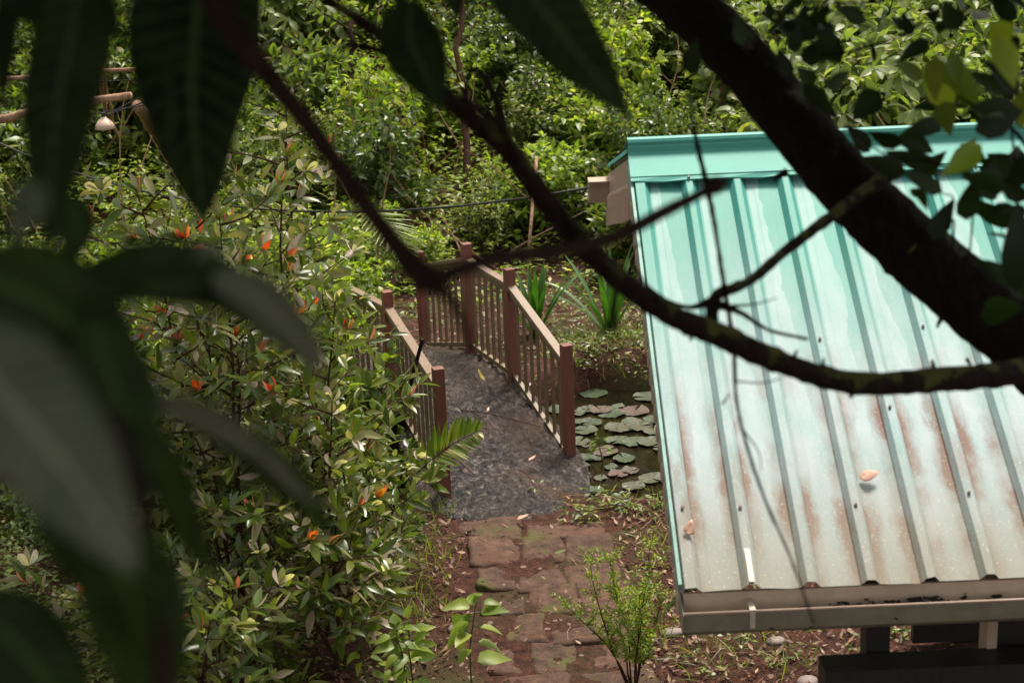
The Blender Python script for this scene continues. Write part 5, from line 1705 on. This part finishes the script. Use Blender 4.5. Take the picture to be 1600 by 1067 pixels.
def big_leaf(pts, Z0, Z1, w, roll=0.0, mat='bl_dark', seed=1, fold=.15, name='leaf'):
    """pts: spine pixels; leaf with waved margin, real width"""
    sp = smoothpath(pts, 6); n = len(sp); K = 7
    P = [un(a[0], a[1], Z0 + (Z1 - Z0) * i / (n - 1)) for i, a in enumerate(sp)]
    rng = random.Random(seed); ph = rng.random() * 6
    vs = []
    for i, p in enumerate(P):
        t = i / (n - 1)
        d = (P[min(i + 1, n - 1)] - P[max(i - 1, 0)]).normalized(); view = (camv - p).normalized()
        s = d.cross(view).normalized(); nn = s.cross(d).normalized()
        if nn.dot(view) < 0: nn = -nn
        s2 = s * math.cos(roll) + nn * math.sin(roll); n2 = nn * math.cos(roll) - s * math.sin(roll)
        prof = (math.sin(math.pi * min(1, t ** .75)) ** .75) if t < 1 else 0
        hw = w / 2 / FPX * Z0 * max(prof, .02)
        for k in range(K):
            u = k / (K - 1) * 2 - 1
            z = fold * hw * abs(u) + .12 * hw * math.sin(t * 16 + ph + u * 2) * u * u
            vs.append(p + s2 * hw * u + n2 * z)
    mb = MB(); mb.add(vs, [(i * K + k, i * K + k + 1, (i + 1) * K + k + 1, (i + 1) * K + k) for i in range(n - 1) for k in range(K - 1)])
    o = mb.build(name, M[mat], nt_, smooth=True); o.location = -NTL
    uvl = o.data.uv_layers.new(name='blade')
    vi = [0] * len(o.data.loops); o.data.loops.foreach_get('vertex_index', vi)
    fl = []
    for q in vi: fl += [(q % K) / (K - 1), (q // K) / (n - 1)]
    uvl.data.foreach_set('uv', fl)
    m = o.modifiers.new('s', 'SOLIDIFY'); m.thickness = .0004
    return o


BL = [
    ([(130, -90), (110, 60), (85, 200), (78, 390)], 1.0, .95, 130, .3, 'bl_dark'),
    ([(-10, -110), (90, -20), (190, 60)], 1.0, 1.0, 170, .2, 'bl_dark'),
    ([(20, -60), (8, 60), (2, 185)], 1.0, 1.0, 42, .2, 'bl_dark'),
    ([(330, -140), (308, 20), (300, 160), (318, 345)], 1.3, 1.25, 205, .1, 'bl_dark'),
    ([(255, 60), (268, 180), (262, 270)], 1.2, 1.2, 24, .1, 'bl_dark'),
    ([(740, -110), (820, -20), (900, 80), (985, 182)], 1.15, 1.2, 130, .25, 'bl_dark'),
    ([(645, 0), (640, 60), (662, 110), (690, 172)], 1.4, 1.4, 105, .2, 'bl_dark'),
    ([(695, -60), (705, -20), (715, 28)], 1.4, 1.4, 50, .2, 'bl_dark'),
    ([(560, -90), (480, -40), (420, 10)], 1.2, 1.2, 60, .2, 'bl_dark'),
    ([(612, -60), (625, 0), (620, 55)], 1.4, 1.4, 26, .2, 'bl_dark'),
    ([(110, 450), (240, 425), (370, 460), (500, 580)], .80, .9, 110, .35, 'bl_green'),
    ([(330, 430), (400, 465), (460, 520), (510, 590)], .83, .88, 78, .3, 'bl_pale'),
    ([(90, 470), (180, 440), (270, 405), (360, 385)], .82, .86, 70, .4, 'bl_pale'),
    ([(-60, 420), (60, 470), (150, 540), (230, 600)], .75, .8, 190, .1, 'bl_green'),
    ([(140, 490), (175, 590), (200, 690), (225, 800)], .75, .75, 125, .1, 'bl_green'),
    ([(-90, 500), (10, 620), (110, 740), (215, 900)], .6, .62, 215, .1, 'bl_pale'),
    ([(60, 780), (140, 840), (200, 920), (225, 1040)], .62, .66, 150, .1, 'bl_green'),
    ([(230, 620), (320, 655), (410, 710), (500, 800)], .85, .95, 48, .2, 'bl_pale'),
    ([(300, 650), (400, 710), (470, 770), (520, 840)], .9, .97, 60, .2, 'bl_green'),
    ([(215, 640), (262, 740), (292, 820), (335, 900)], .8, .85, 66, .2, 'bl_green'),
    ([(160, 820), (225, 900), (255, 1000), (262, 1120)], .7, .72, 110, .1, 'bl_green'),
    ([(130, 880), (190, 960), (215, 1040), (225, 1140)], .7, .72, 120, .1, 'bl_green'),
    ([(-60, 940), (20, 1000), (80, 1080), (110, 1200)], .7, .72, 160, .1, 'bl_green'),
    ([(60, 350), (45, 300), (18, 400)], .8, .8, 50, .1, 'bl_pale'),
    ([(110, 300), (120, 360), (100, 420)], .9, .9, 60, .1, 'bl_green'),
    ([(370, 420), (290, 440), (180, 450), (100, 500)], .85, .8, 60, .2, 'bl_green'),
]
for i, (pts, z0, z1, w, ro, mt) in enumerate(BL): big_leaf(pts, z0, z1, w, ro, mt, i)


# crowns overhead (above the frame) that shade the foreground
def crown(parent, L0, c, size, n, L, W, seed, mat):
    rng = random.Random(seed); lv = []; mb = MB()
    for i in range(n // 26):
        p = Vector((c[0] + rng.uniform(-1, 1) * size[0], c[1] + rng.uniform(-1, 1) * size[1], c[2] + rng.uniform(-1, 1) * size[2]))
        a = rng.random() * 6.28; bp = wander(rng, p, Vector((math.cos(a), math.sin(a), .2)), .8, 4, .15)
        mb.tube(bp, [.012, .01, .008, .006, .004], 4)
        twig_leaves(rng, bp, L, W, .8 / 22, lv, 0.0, rosette=4, flat=.35)
    o = link('crown', leaves_mesh('crown', lv, M[mat], 'ovate', seed=seed, cheap=True), parent); o.location = -L0
    o = mb.build('crown_twigs', M['bark_dark'], parent); o.location = -L0


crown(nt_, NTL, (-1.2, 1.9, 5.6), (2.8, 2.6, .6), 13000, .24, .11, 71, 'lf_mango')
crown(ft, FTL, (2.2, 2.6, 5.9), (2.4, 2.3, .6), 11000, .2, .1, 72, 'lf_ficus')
mb = MB(); mb.tube([un(1800, 560, 3.0), Vector((3.0, 2.9, 5.0)), Vector((2.7, 3.2, 6.2))], [.1, .07, .03], 8); fbuild(mb, 'upper_limb', 'bark_dark')
mb = MB(); mb.tube([un(-1500, -200, 1.7), Vector((-1.5, 1.4, 4.9)), Vector((-1.0, 1.6, 6.0))], [.05, .05, .02], 8)
o = mb.build('upper_limb', M['bark_brown'], nt_, smooth=True); o.location = -NTL

# unseen tree added left of the frame so its crown shades the lower left
sx, sy = -6.8, 11.0
t = empty('added_shade_tree', (sx, sy, gz(sx, sy))); tag(t, 'tall unseen tree added left of the view to shade the lower left ground', 'tree')
mb = MB(); mb.tube([Vector((0, 0, -.2)), Vector((.3, .1, 2.5)), Vector((1.0, .2, 5)), Vector((2.4, .5, 6.8)), Vector((3.8, .6, 7.4))], [.16, .13, .11, .07, .03], 10); mb.build('trunk', M['bark_dark'], t, smooth=True)
crown(t, Vector((sx, sy, gz(sx, sy))), (-2.6, 11.2, 7.2), (2.4, 1.9, .6), 5200, .2, .09, 73, 'lf_dark')
